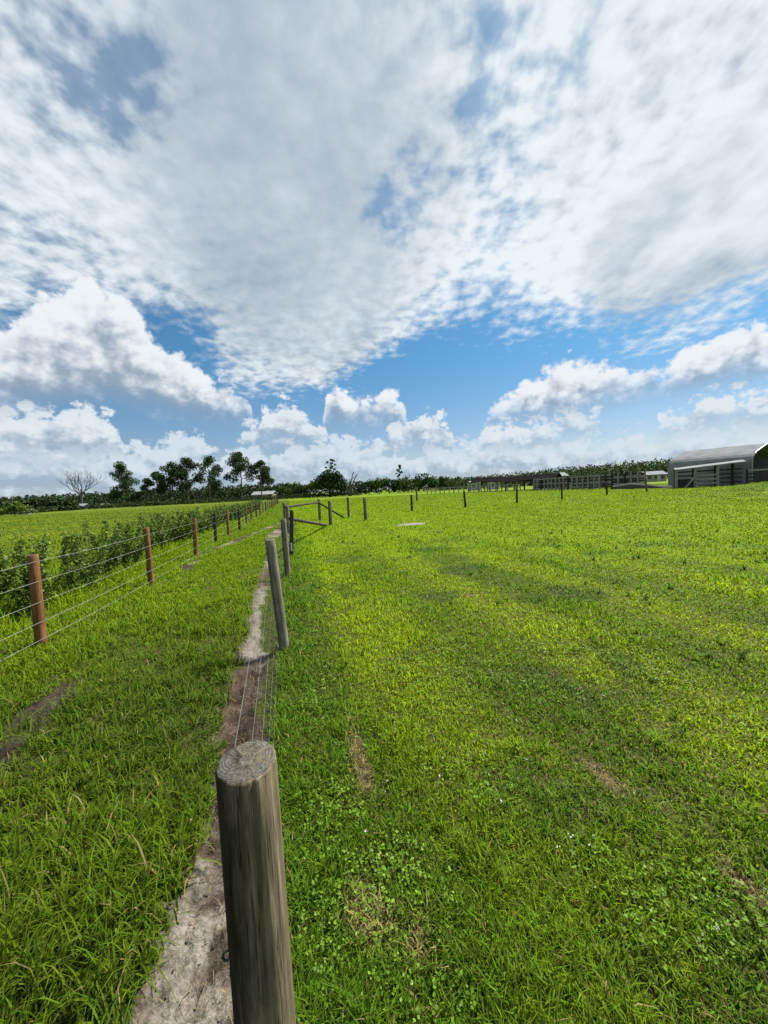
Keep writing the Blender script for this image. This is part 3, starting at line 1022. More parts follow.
# ------------------------------------------------------------------ solid builders
class MB:
    def __init__(self):
        self.v, self.f = [], []

    def add(self, vs_, fs_):
        o = len(self.v)
        self.v += [tuple(p) for p in vs_]
        self.f += [tuple(i + o for i in f) for f in fs_]
        return self

    def bar(self, a, b, w, d, upv=(0, 0, 1)):
        """a board of section w (sideways) x d (along upv) from a to b"""
        a, b = Vector(a), Vector(b)
        ax = (b - a).normalized()
        u = Vector(upv)
        s = ax.cross(u)
        if s.length < 1e-4: s = ax.cross(Vector((1, 0, 0)))
        s.normalize()
        u = s.cross(ax).normalized()
        c = [a + s * (i * w / 2) + u * (j * d / 2) for i, j in ((-1, -1), (1, -1), (1, 1), (-1, 1))]
        e_ = [p + (b - a) for p in c]
        return self.add(c + e_, [(0, 1, 2, 3), (7, 6, 5, 4), (0, 4, 5, 1), (1, 5, 6, 2), (2, 6, 7, 3), (3, 7, 4, 0)])

    def box(self, x0, x1, y0, y1, z0, z1):
        return self.bar((x0, (y0 + y1) / 2, (z0 + z1) / 2), (x1, (y0 + y1) / 2, (z0 + z1) / 2), abs(y1 - y0), abs(z1 - z0))

    def tube(self, pts, rads, n=8, cap=True):
        pts = [Vector(p) for p in pts]
        if not hasattr(rads, '__len__'): rads = [rads] * len(pts)
        rings = []
        ref = Vector((0.31, 0.95, 0.05))
        for i, p in enumerate(pts):
            ax = (pts[min(i + 1, len(pts) - 1)] - pts[max(i - 1, 0)]).normalized()
            s = ax.cross(ref)
            if s.length < 0.05: s = ax.cross(Vector((1, 0, 0)))
            s.normalize()
            u = s.cross(ax)
            rings.append([p + (s * math.cos(k * 2 * math.pi / n) + u * math.sin(k * 2 * math.pi / n)) * rads[i] for k in range(n)])
        fs_ = []
        for i in range(len(pts) - 1):
            for k in range(n):
                k2 = (k + 1) % n
                fs_.append((i * n + k, i * n + k2, (i + 1) * n + k2, (i + 1) * n + k))
        if cap:
            fs_.append(tuple(range(n))[::-1])
            fs_.append(tuple((len(pts) - 1) * n + k for k in range(n)))
        return self.add([p for r_ in rings for p in r_], fs_)

    def build(self, name, mat, parent=None, smooth=False):
        me = bpy.data.meshes.new(name)
        me.from_pydata(self.v, [], self.f)
        import bmesh
        bm = bmesh.new()
        bm.from_mesh(me)
        bmesh.ops.recalc_face_normals(bm, faces=bm.faces)
        bm.to_mesh(me)
        bm.free()
        if smooth:
            for p in me.polygons: p.use_smooth = len(p.vertices) == 4
        me.materials.append(mat)
        o = bpy.data.objects.new(name, me)
        COL.objects.link(o)
        if parent: o.parent = parent
        return o


def post_mesh(height, radius, seed, n=20, rough=0.05, sink=0.25, rings=14, slant=0.0):
    """round fence post with uneven flanks, a worn rim and a slightly slanted sawn top"""
    rg = random.Random(seed)
    ph = [rg.uniform(0, 6.28) for _ in range(6)]
    vs_, fs_ = [], []
    seams = [(rg.uniform(0, 6.28), rg.uniform(0.02, 0.05), rg.uniform(0.25, 1.0)) for _ in range(11)] if n > 60 else []

    def crack(a, z):
        d = 0.0
        for (a0, dep, ln) in seams:
            w_ = abs(math.remainder(a - a0 - 0.05 * math.sin(z * 6 + a0 * 9), 2 * math.pi))
            d -= dep * max(0, 1 - w_ / 0.05) * max(0, 1 - (height - z) / (ln * height)) ** 0.5
        if n > 60: d += 0.006 * math.sin(37 * a + 4 * z) * math.sin(3 * z + a * 5) + rg.uniform(-0.003, 0.003)
        return d

    def rr(a, z):
        return radius * (1 + crack(a, z)) * (1 + rough * (math.sin(2 * a + ph[0] + z) + 0.6 * math.sin(3 * a + ph[1] + 2 * z) + 0.35 * math.sin(7 * a + ph[2]) + 0.3 * math.sin(13 * a + ph[4] + 5 * z)) * 0.5) * (1.04 - 0.07 * (z + sink) / (height + sink))
    zs = [-sink + (height + sink) * i / rings for i in range(rings)] + [height - radius * 0.09, height]
    for i, z in enumerate(zs):
        k = 0.94 if i == len(zs) - 1 else 1.0
        for j in range(n):
            a_ = 2 * math.pi * j / n
            q_ = rr(a_, z) * k
            dz_ = slant * math.cos(a_ + ph[3]) * radius if i >= len(zs) - 2 else 0
            vs_.append((math.cos(a_) * q_, math.sin(a_) * q_, z + dz_))
    for i in range(len(zs) - 1):
        for j in range(n):
            j2 = (j + 1) % n
            fs_.append((i * n + j, i * n + j2, (i + 1) * n + j2, (i + 1) * n + j))
    top = len(zs) - 1
    # sawn end: two inner rings with small saw marks
    for q in (0.62, 0.28):
        o = len(vs_)
        for j in range(n):
            a_ = 2 * math.pi * j / n
            vs_.append((math.cos(a_) * rr(a_, height) * q, math.sin(a_) * rr(a_, height) * q, height + slant * math.cos(a_ + ph[3]) * radius * q + rg.uniform(-0.0015, 0.0015)))
        for j in range(n):
            j2 = (j + 1) % n
            fs_.append((top * n + j, top * n + j2, o + j2, o + j))
        top = o // n
    fs_.append(tuple(o + j for j in range(n)))
    return MB().add(vs_, fs_)


def put_post(parent, mat, x, y, height, radius, seed, lean=(0, 0), n=14, label=None, slant=0.06, top=None):
    o = post_mesh(height, radius, seed, n=n, slant=slant).build('post', mat, parent, smooth=True)
    o.location = Vector((x, y, hz(x, y))) - parent.location
    o.rotation_euler = (lean[1], lean[0], random.Random(seed).uniform(-0.3, 0.3))
    if label: o['label'] = label
    return o


def wire_run(pts, rad, sag=0.015, n=5, steps=8, wob=0.0, rg=random):
    out = []
    for i in range(len(pts) - 1):
        a, b_ = Vector(pts[i]), Vector(pts[i + 1])
        for k in range(steps):
            f = k / steps
            p = a.lerp(b_, f)
            p.z -= sag * 4 * f * (1 - f)
            p += Vector((rg.uniform(-wob, wob), rg.uniform(-wob, wob), rg.uniform(-wob, wob)))
            out.append(p)
    out.append(Vector(pts[-1]))
    return MB().tube(out, rad, n)


# ------------------------------------------------------------------ middle fence
mid = empty('wire_fence', (-0.28, 0.67, 0), 'old wire fence of grey round posts along the sandy strip', 'fence')
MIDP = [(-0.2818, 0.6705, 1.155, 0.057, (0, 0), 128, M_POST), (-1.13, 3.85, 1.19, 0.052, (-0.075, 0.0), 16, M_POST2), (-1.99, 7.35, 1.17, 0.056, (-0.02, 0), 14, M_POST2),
        (-2.60, 10.09, 1.23, 0.056, (0.07, 0), 14, M_POSTD), (-4.14, 15.89, 1.20, 0.075, (-0.01, 0), 12, M_POST2), (-5.07, 18.94, 1.28, 0.08, (-0.02, 0), 12, M_POST2)]
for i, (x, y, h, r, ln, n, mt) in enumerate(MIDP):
    lab = 'thick near post with ringed sawn top, one side black with algae and painted shade' if i == 0 else None
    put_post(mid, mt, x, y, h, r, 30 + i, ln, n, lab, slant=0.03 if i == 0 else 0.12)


def mid_pts(z, off):
    pts = [(-0.2818 - FD[0] * 3 + off * FN[0], 0.67 - FD[1] * 3 + off * FN[1], z)]
    for (x, y, h, r, ln, n, mt) in MIDP:
        pts.append((x + ln[0] * z - FN[0] * (r + 0.004), y - FN[1] * (r + 0.004), hz(x, y) + z))
    return [Vector(p) - mid.location for p in pts]


for z in (0.10, 0.30, 0.52, 0.76, 1.0):
    wire_run(mid_pts(z, -0.06)[0 if z < 0.2 else 1:], 0.0010, 0.012, 5, 10, 0.0006).build('wire', M_WIRE, mid)
# thin upright stays of the woven wire between the first three posts
st_ = MB()
P0, P1, P2 = (Vector((x - FN[0] * (r + 0.004), y - FN[1] * (r + 0.004), 0)) for (x, y, h, r, ln, n, mt) in MIDP[:3])
for (a_, b_, n) in ((P0, P1, 20), (P1, P2, 22)):
    for k in range(1, n):
        p = a_.lerp(b_, k / n)
        zz_ = hz(p.x, p.y)
        st_.tube([Vector((p.x, p.y, zz_ + 0.08)) - mid.location, Vector((p.x + random.uniform(-.004, .004), p.y, zz_ + 0.985)) - mid.location], 0.0007, 4, cap=False)
st_.build('wire_stays', M_WIRE, mid)
# staples and an insulator on the near post, a pale one on the dark post
ins = MB().tube([(-0.056, -0.018, 0.775), (-0.063, -0.02, 0.777), (-0.067, -0.02, 0.785), (-0.063, -0.02, 0.793), (-0.055, -0.018, 0.796)], 0.0022, 6)
ins.build('insulator', M_BLACK, mid).location.z = hz(-0.28, 0.67)
o = MB().tube([(0, 0, 0), (0, 0, 0.22)], [0.022, 0.02], 8).build('insulator', M_WHITE, mid)
o.location = Vector((-2.60 + 0.03, 10.09 - 0.075, hz(-2.6, 10.09) + 0.12)) - mid.location
o['label'] = 'pale sleeve low on the dark post'

# gate corner: posts, rails and long braces
cor = empty('corner_brace', (-2.74, 18.82, 0), 'corner assembly of posts, top rail and slanting brace poles beyond the sandy strip', 'fence')
for i, (x, y, h, r, mt) in enumerate([(-3.89, 22.30, 1.28, 0.085, M_POST2), (-2.74, 18.82, 1.24, 0.095, M_POST2), (-2.22, 23.23, 1.30, 0.085, M_POST2)]):
    put_post(cor, mt, x, y, h, r, 60 + i, (0, 0), 12)
cl = cor.location
MB().tube([Vector((-4.72, 17.6, 1.06)) - cl, Vector((-3.89, 22.2, 1.10)) - cl], 0.055, 8).build('rail', M_POSTD, cor)
MB().tube([Vector((-2.62, 10.25, 0.98)) - cl, Vector((-2.90, 18.2, 0.06)) - cl], [0.05, 0.06], 8).build('brace', M_POSTD, cor)
MB().tube([Vector((-3.86, 22.25, 1.05)) - cl, Vector((-2.5, 22.95, 0.05)) - cl], 0.055, 8).build('brace', M_POSTD, cor)

# cross fence over the paddock
cross = empty('wire_fence', (-1.01, 20.26, 0), 'sparse fence of thin dark posts crossing the bright lawn towards the barn', 'fence')
CROSS = [(-1.01, 20.26, 1.28, 0.095), (2.11, 27.81, 1.22, 0.085), (6.44, 29.12, 1.30, 0.085), (11.31, 31.34, 1.40, 0.085), (15.78, 32.68, 1.45, 0.075), (21.89, 36.17, 1.30, 0.08), (28.41, 39.82, 1.50, 0.09)]
for i, (x, y, h, r) in enumerate(CROSS):
    put_post(cross, M_POST2 if i in (0, 6) else M_POSTD, x, y, h, r, 80 + i, ((-0.015, 0.0, -0.05, 0.02, 0.0, -0.03, -0.12)[i], 0), 10)
for z in (0.45, 0.8, 1.12):
    wire_run([Vector((x, y - r - 0.01, hz(x, y) + z)) - cross.location for (x, y, h, r) in CROSS], 0.002, 0.05, 4, 6).build('wire', M_WIRE, cross)
lone = empty('fence_post', (4.40, 48.5, hz(4.4, 48.5)), 'single tall grey post standing alone behind the cross fence', 'post')
put_post(lone, M_POST2, 4.40, 48.5, 1.75, 0.13, 90, (0, 0), 10).location = (0, 0, 0)

# ------------------------------------------------------------------ left fence
lf = empty('wire_fence', (-4.08, 4.24, 0), 'five strand wire fence on red brown wooden posts in front of the leafy bushes', 'fence')
LP = [(-3.75, 1.1), (-4.08, 4.24), (-4.61, 7.15), (-5.44, 10.51), (-6.26, 13.59), (-6.62, 15.6), (-7.20, 18.3), (-8.3, 22.2), (-9.2, 25.6)]
dirv = (Vector((-9.2, 25.6)) - Vector((-6.26, 13.59))).normalized()
for k in range(1, 15):
    LP.append((-9.2 + dirv.x * 3.6 * k, 25.6 + dirv.y * 3.6 * k))
for i, (x, y) in enumerate(LP):
    dk = i in (4, 6)
    lab = None
    put_post(lf, M_POSTD if dk or (i > 8 and i % 3 == 0) else (M_POSTR if i < 8 else (M_POST2 if i % 2 else M_POSTR)), x, y, 1.12 if i > 1 else 1.08, 0.054 if i < 6 else 0.062, 120 + i, (random.uniform(-0.02, 0.03) - (0.012 if i in (1,) else 0), random.uniform(-0.02, 0.02)), 14 if i < 5 else 8, lab, slant=0.1)
for z in (0.10, 0.30, 0.53, 0.77, 1.0):
    wire_run([Vector((x + 0.058, y - 0.02, hz(x, y) + z)) - lf.location for (x, y) in LP[:14]], 0.0017, 0.015, 5, 6, 0.0008).build('wire', M_WIRENEW, lf)


# ------------------------------------------------------------------ bushes behind the left fence
def bush_meshes(seed, leaves, size):
    rg = np.random.default_rng(seed)
    stems = MB()
    P = []
    for k in range(9):
        a_ = rg.uniform(0, 6.28)
        sp_ = rg.uniform(0.10, 0.5)
        hh = rg.uniform(0.75, 1.28)
        pts = [Vector((math.cos(a_) * sp_ * f ** 1.2 + rg.normal(0, 0.02), math.sin(a_) * sp_ * f ** 1.2 + rg.normal(0, 0.02), hh * f)) for f in np.linspace(0, 1, 6)]
        pts[0].z = -0.1
        stems.tube(pts, [0.012, 0.011, 0.009, 0.007, 0.005, 0.003], 5)
        for m_ in range(leaves // 9):
            f = rg.uniform(0.10, 1.0) ** 0.75
            i = min(int(f * 5), 4)
            p = pts[i].lerp(pts[i + 1], f * 5 - i)
            o = rg.normal(0, 1, 3)
            o = o / np.linalg.norm(o) * rg.uniform(0.02, 0.16 * (1.25 - 0.75 * f))
            P.append((p.x + o[0], p.y + o[1], max(0.03, p.z + o[2] * 0.8)))
    P = np.array(P)
    n = len(P)
    c0 = np.array([0.070, 0.125, 0.018]) * rg.uniform(0.6, 1.6, (n, 1))
    young = rg.random(n) < 0.22 * (P[:, 2] > 0.6)
    c0[young] = np.array([0.15, 0.21, 0.025]) * rg.uniform(0.7, 1.3, (young.sum(), 1))
    red = rg.random(n) < 0.012
    c0[red] = np.array([0.10, 0.045, 0.03]) * rg.uniform(0.7, 1.2, (red.sum(), 1))
    v, f, cn, c_ = leaf_quads(P, np.full(n, size), 0.5, 0.7, c0, rg)
    return stems, (v, f, cn, c_)


def bush_proto(seed, leaves, size):
    stems, lv = bush_meshes(seed, leaves, size)
    root = empty('leafy_bush', (0, 0, 0), 'bush', 'bush', 'leafy bushes in the row behind the left fence')
    lo = link_mesh('foliage', lv[0], lv[1], lv[2], M_LEAF, lv[3], root)
    so = stems.build('stem', M_BARK, root)
    return root


def copy_tree(o, parent=None):
    c_ = o.copy()
    COL.objects.link(c_)
    c_.parent = parent
    for ch in list(o.children): copy_tree(ch, c_)
    return c_


near = [bush_proto(200 + k, 1700, 0.058) for k in range(4)]
far = [bush_proto(220 + k, 900, 0.09) for k in range(3)]
spots = []
yy = 2.2
while yy < 46:
    bx = np.interp(yy, [2, 4.24, 7.15, 10.51, 13.59, 18.3, 25.6, 60], [-3.9, -4.08, -4.61, -5.44, -6.26, -7.2, -9.2, -17.3]) - np.interp(yy, [3, 9], [1.0, 1.4])
    spots.append((bx + random.uniform(-0.25, 0.2), yy + random.uniform(-0.15, 0.15)))
    yy += random.uniform(0.45, 0.8) if yy < 16 else random.uniform(0.9, 1.3)
BUSH_LAB = {}
named = ['bush at the left edge of the picture, before the nearest brown post',
         'bush right behind the nearest red brown fence post', 'second bush past the nearest red brown post, with a ragged top',
         'bush halfway between the nearest and the second red brown posts', 'bush just short of the second red brown post', 'bush directly behind the second red brown post',
         'bush just past the second red brown post', 'bush halfway between the second and third red brown posts', 'bush right before the third red brown post']
used = set()
for i, (x, y) in enumerate(spots):
    src = near if y < 13 else far
    k = i % len(src)
    if (y < 13, k) in used: o = copy_tree(src[k])
    else:
        o = src[k]
        used.add((y < 13, k))
    sc = random.uniform(0.85, 1.08)
    o.location = (x, y, hz(x, y))
    o.rotation_euler = (0, 0, random.uniform(0, 6.28))
    o.scale = (sc * 1.05, sc * 1.05, sc)
    o['label'] = 'dark green leafy bush in the unbroken row receding along the left fence' if y > 13 else 'dark leafy bush in the near stretch of the row behind the red brown posts'
    o['group'] = 'far bushes behind the left fence' if y > 13 else 'near bushes behind the left fence'


# ------------------------------------------------------------------ trees
def clump_tree(name, loc, label, cat, H, trunk_h, clumps, leaf, n_leaf, col, seed, group=None, trunk_r=0.22, limbs=True, lean=0.0, flat=0.75):
    """trunk with limbs reaching into leaf clumps; clumps = (x, y, z, radius)"""
    rg = np.random.default_rng(seed)
    root = empty(name, loc, label, cat, group)
    tr = MB()
    pts = [Vector((lean * f * H + rg.normal(0, 0.012) * H * f, rg.normal(0, 0.01) * H * f, trunk_h * f - 0.3 * (f == 0))) for f in np.linspace(0, 1, 7)]
    tr.tube(pts, [trunk_r * (1.25 if i == 0 else 1 - 0.75 * i / 6) for i in range(7)], 8)
    for (x, y, z, r) in clumps:
        if not limbs: break
        f = float(np.clip(z / trunk_h * 0.82, 0.2, 0.98))
        i = min(int(f * 6), 5)
        a_ = pts[i].lerp(pts[i + 1], f * 6 - i)
        b_ = Vector((x, y, z))
        m_ = a_.lerp(b_, 0.5) + Vector((0, 0, -0.04 * H * 0.5))
        tr.tube([a_, m_, b_], [trunk_r * 0.34, trunk_r * 0.22, trunk_r * 0.08], 5)
    tr.build('trunk', M_BARK, root)
    P, C_ = [], []
    vol = sum(r ** 2 for *_, r in clumps)
    for (x, y, z, r) in clumps:
        n = max(12, int(n_leaf * r * r / vol))
        d = rg.normal(0, 1, (n, 3)); d /= np.linalg.norm(d, axis=1)[:, None]
        q = d * (rg.random((n, 1)) ** 0.45) * r
        q[:, 2] *= flat
        P.append(q + np.array([x, y, z]))
        C_.append(np.array(col) * rg.uniform(0.75, 1.3) * rg.uniform(0.55, 1.5, (n, 1)))
    P, C_ = np.concatenate(P), np.concatenate(C_)
    v, f, cn, c_ = leaf_quads(P, np.full(len(P), leaf), 0.7, 0.6, C_, rg)
    link_mesh('crown', v, f, cn, M_FARLEAF, c_, root)
    return root


def pine_clumps(H, seed, low=0.42, spread=0.24, n=16):
    rg = np.random.default_rng(seed)
    out = []
    for k in range(n):
        f = low + (1 - low) * (k + 0.5) / n
        sp_ = H * spread * (math.sin(math.pi * min(1, (f - low) / (1 - low) * 0.78 + 0.22)) ** 0.7) * rg.uniform(0.35, 1.0)
        a_ = rg.uniform(0, 6.28)
        out.append((math.cos(a_) * sp_, math.sin(a_) * sp_, H * f - 0.03 * H, H * rg.uniform(0.085, 0.14)))
    out.append((0, 0, H * 0.95, H * 0.06))
    return out


PINE = (0.034, 0.060, 0.020)
OAK = (0.024, 0.045, 0.014)
# (column, distance, height, low, spread, clumps, label)
PINES = [(124, 150, 17.5, 0.28, 0.32, 24, 'tall lone pine between the bare tree and the pine group, its crown reaching low'),
         (158, 152, 13.6, 0.40, 0.36, 16, 'shortest pine of the group, first from the lone pine'),
         (174, 150, 16.6, 0.40, 0.34, 22, 'second pine of the group, behind the shortest one'),
         (188, 149, 18.2, 0.36, 0.32, 22, 'tall dense pine at the middle of the group'),
         (210, 150, 18.6, 0.32, 0.36, 24, 'broadest pine of the group, bushy from half height'),
         (242, 152, 19.8, 0.46, 0.32, 21, 'tallest pine with a bare trunk and round top, right of the dense group'),
         (262, 154, 16.2, 0.44, 0.30, 17, 'slim pine beside the pale building at the end of the group')]
for i, (px, d, H, low_, spr, n, lab) in enumerate(PINES):
    p = at(px, d)
    clump_tree('pine_tree', p, lab, 'pine tree', H, H * 0.93, pine_clumps(H, 300 + i, low_, spr, n), 0.55, 4600, PINE, 320 + i, 'pine trees beyond the left field', 0.28)
p = at(124, 146)
clump_tree('small_tree', at(137, 146), 'low dark tree at the foot of the tall lone pine', 'tree', 6.0, 4.5, [(-3, 0, 3.6, 2.2), (0, 0, 4.2, 2.0), (2.6, 0, 5.2, 1.3), (5.0, 0, 5.6, 0.9), (7.0, 0, 6.4, 0.7)], 0.7, 700, PINE, 341, None, 0.2)

# the bare tree
rg = random.Random(77)
dead = empty('bare_tree', at(82, 150), 'leafless grey tree with a fan of bare branches at the far left', 'tree')
tr = MB()
tw = MB()


def branch(p, d, ln, r, depth, target):
    q = p + d * ln
    mid_ = p.lerp(q, 0.5) + Vector((rg.uniform(-1, 1), rg.uniform(-1, 1), rg.uniform(-0.3, 0.6))) * ln * 0.06
    target.tube([p, mid_, q], [r, r * 0.82, r * 0.62], 6 if depth < 2 else 4, cap=False)
    if depth >= 5: return
    for k in range(3 if depth < 4 else 2):
        ax = Vector((rg.uniform(-1, 1), rg.uniform(-0.7, 0.7), rg.uniform(-0.15, 0.6)))
        nd = (d * 0.85 + ax * 0.75).normalized()
        nd = (nd + Vector((0, 0, 0.10))).normalized()
        branch(q if k < 2 else mid_, nd, ln * rg.uniform(0.58, 0.8), r * 0.6, depth + 1, tw)


tr.tube([(0, 0, -0.3), (0.05, 0, 2.5), (0.1, 0, 4.2), (0.15, 0, 8.0)], [0.45, 0.36, 0.32, 0.2], 8)
for a_, e_ in ((-1.0, 0.5), (-0.45, 1.1), (0.1, 1.6), (0.6, 1.0), (1.1, 0.55), (-0.8, 0.9)):
    branch(Vector((0.1, 0, 4.4 + 2.2 * rg.random())), Vector((a_, rg.uniform(-0.4, 0.4), e_)).normalized(), 4.3, 0.2, 1, tw)
tr.build('trunk', M_DEADW, dead)
tw.build('branches', M_DEADW, dead)

# round dark oak, the thin tree above it and the snag beside it
oc = [(float(math.cos(k * 2.4) * 5.6 * math.sqrt((k + 0.5) / 22)), float(math.sin(k * 2.4) * 4 * math.sqrt((k + 0.5) / 22)), 3.0 + 4.6 * (1 - ((k + .5) / 22)) + (k % 3) * 0.7, 2.5) for k in range(22)]
clump_tree('oak_tree', at(330, 140), 'broad rounded dark oak, darkest mass in the far row of trees', 'oak tree', 9, 6, oc, 0.8, 3600, OAK, 351, None, 0.5)
rt = np.random.default_rng(5)
tc2 = [(rt.uniform(-3.4, 2.8), rt.uniform(-1, 1), z, rt.uniform(0.5, 0.95)) for z in np.linspace(8.5, 14.5, 14)]
clump_tree('thin_tree', at(331, 147), 'sparse airy tree poking up above the broad dark oak', 'tree', 14, 13.5, tc2, 0.6, 360, (0.035, 0.05, 0.022), 352, None, 0.2)
snag = empty('dead_snag', at(350, 138), 'broken grey snag with stubby bare limbs beside the broad dark oak', 'tree')
sg = MB()
rg = random.Random(5)
for (dx0, top, hh) in ((-0.8, -2.0, 7.5), (0.0, 0.2, 6.5), (0.8, 2.6, 8.2), (0.3, 1.3, 9.0)):
    sg.tube([(dx0 * 0.5, 0, -0.3), (dx0, 0, hh * 0.45), (top * 0.8, 0.2, hh * 0.8), (top * 1.25, 0, hh)], [0.36, 0.26, 0.17, 0.08], 6)
    for k in range(6):
        f = rg.uniform(0.4, 0.95)
        b0 = Vector((dx0 + (top - dx0) * f, 0, hh * f))
        sg.tube([b0, b0 + Vector((rg.uniform(-1.4, 1.4), rg.uniform(-0.5, 0.5), rg.uniform(0.3, 1.5)))], [0.10, 0.04], 5)
sg.build('trunk', M_DEADW, snag)

# far row of separate trees between the lane and the pens
ROW = [(284, 160, 5.6, 3.2), (294, 158, 6.6, 3.6), (303, 162, 6.0, 3.4), (313, 158, 7.2, 3.4), (361, 168, 5.2, 3.0), (369, 160, 6.4, 3.6), (379, 158, 7.4, 3.8), (389, 160, 7.0, 4.0), (398, 161, 6.6, 3.4), (408, 158, 8.0, 3.8), (416, 162, 6.6, 3.2), (424, 156, 8.6, 3.4), (433, 164, 6.6, 3.2), (442, 168, 7.0, 3.4)]
for i, (px, d, H, w) in enumerate(ROW):
    rgk = np.random.default_rng(400 + i)
    cl_ = [(rgk.uniform(-w, w) * 0.75, rgk.uniform(-w, w) * 0.5, H * rgk.uniform(0.22, 0.78), H * rgk.uniform(0.2, 0.3)) for _ in range(11)] + [(0, 0, H * 0.82, H * 0.2)]
    tone = (0.028, 0.052, 0.016) if i % 3 else (0.045, 0.085, 0.020)
    side = 'left of the broad dark oak' if px < 325 else 'right of the dead snag, past the corner posts'
    lab = 'rounded tree in the far row ' + side
    if px == 424: lab = 'tallest dense tree in the far row, above the single grey post'
    if px == 408: lab = 'wide dark tree in the far row with a thin taller tree rising behind it'
    clump_tree('broadleaf_tree', at(px, d), lab, 'tree', H, H * 0.7, cl_, 0.75, 620, tone, 420 + i, 'far trees left of the oak' if px < 325 else ('far trees right of the snag' if px not in (424, 408) else None), 0.22)
tc3 = [(rt.uniform(-1.3, 1.3), rt.uniform(-0.6, 0.6), z, rt.uniform(0.5, 0.85)) for z in np.linspace(7.5, 12, 9)]
clump_tree('thin_tree', at(400, 165), 'thin taller tree rising behind the far row near the single grey post', 'tree', 12, 11.5, tc3, 0.6, 300, PINE, 353, None, 0.18)
clump_tree('round_shrub', at(14, 82), 'small round green shrub at the far edge of the left field', 'shrub', 3.4, 2.2, [(-2.2, 0, 1.2, 1.2), (0, 0, 1.7, 1.5), (2.0, 0, 1.5, 1.3), (0.5, 0, 2.5, 1.1), (-3.6, 0, 0.8, 0.9), (3.8, 0, .7, .8)], 0.4, 1100, (0.075, 0.125, 0.02), 361, None, 0.12)


# ------------------------------------------------------------------ distant woods that read as one mass
def woods(name, rows, seed, col, leaf, per):
    rg = np.random.default_rng(seed)
    P, C_ = [], []
    for (px, d, H, w) in rows:
        b_ = at(px, d)
        base = hz(b_.x, b_.y)
        n = per
        f = rg.random(n) ** 0.8
        rad_ = w * np.sqrt(np.clip(1 - (2 * f - 0.9) ** 2 * 0.8, 0.08, 1)) * (rg.random(n) ** 0.5)
        a_ = rg.uniform(0, 6.28, n)
        P.append(np.stack([b_.x + np.cos(a_) * rad_, b_.y + np.sin(a_) * rad_, base + 0.2 + f * H], 1))
        C_.append(np.array(col) * rg.uniform(0.7, 1.45) * rg.uniform(0.6, 1.45, (n, 1)) * np.array([rg.uniform(0.85, 1.25), 1, rg.uniform(0.85, 1.15)]))
    P, C_ = np.concatenate(P), np.concatenate(C_)
    v, f, cn, c_ = leaf_quads(P, np.full(len(P), leaf), 0.8, 0.5, C_, rg)
    return tag(link_mesh(name, v, f, cn, M_FARLEAF, c_), kind='stuff')


rw = np.random.default_rng(9)
rows = []
for px in np.arange(-60, 300, 1.6):
    for d in (205, 222, 245):
        rows.append((px + rw.uniform(-1, 1), d + rw.uniform(-6, 6), rw.uniform(5.6, 8.4) * (1 + (d - 205) * 0.003), rw.uniform(1.6, 2.6)))
for px in np.arange(-70, 75, 1.4):
    for d in (104, 118):
        rows.append((px + rw.uniform(-1, 1), d + px * 0.25 + rw.uniform(-3, 3), rw.uniform(2.6, 3.8), rw.uniform(1.2, 1.8)))
woods('far_woods', rows, 500, (0.028, 0.048, 0.020), 1.05, 44)
rows = []
for px in np.arange(440, 830, 1.5):
    k = np.interp(px, [440, 480, 520, 560, 620, 660, 830], [6.5, 7.2, 8.3, 10.0, 11.4, 12.2, 13.5])
    for d, kk in ((190, 0.62), (225, 0.85), (262, 1.08)):
        rows.append((px + rw.uniform(-1, 1), d + rw.uniform(-8, 8), k * kk * rw.uniform(0.9, 1.12), rw.uniform(1.8, 2.8)))
woods('hill_woods', rows, 501, (0.046, 0.076, 0.030), 1.0, 46)
rows = [(px, 215 + rw.uniform(-10, 10), rw.uniform(5.5, 7.5), 2.4) for px in np.arange(276, 460, 1.6)]
woods('back_woods', rows, 502, (0.022, 0.042, 0.015), 1.1, 40)
# low dark hedge at the end of the left field and behind the lane
rows = []
for px in np.arange(-50, 360, 0.9):
    d = np.interp(px, [-50, 0, 60, 280, 360], [84, 86, 118, 136, 140])
    rows.append((px, d + rw.uniform(-1.5, 1.5), rw.uniform(0.7, 1.6) * (1.0 if px > 40 else 0.8), 0.9))
woods('field_hedge', rows, 503, (0.036, 0.055, 0.022), 0.42, 34)


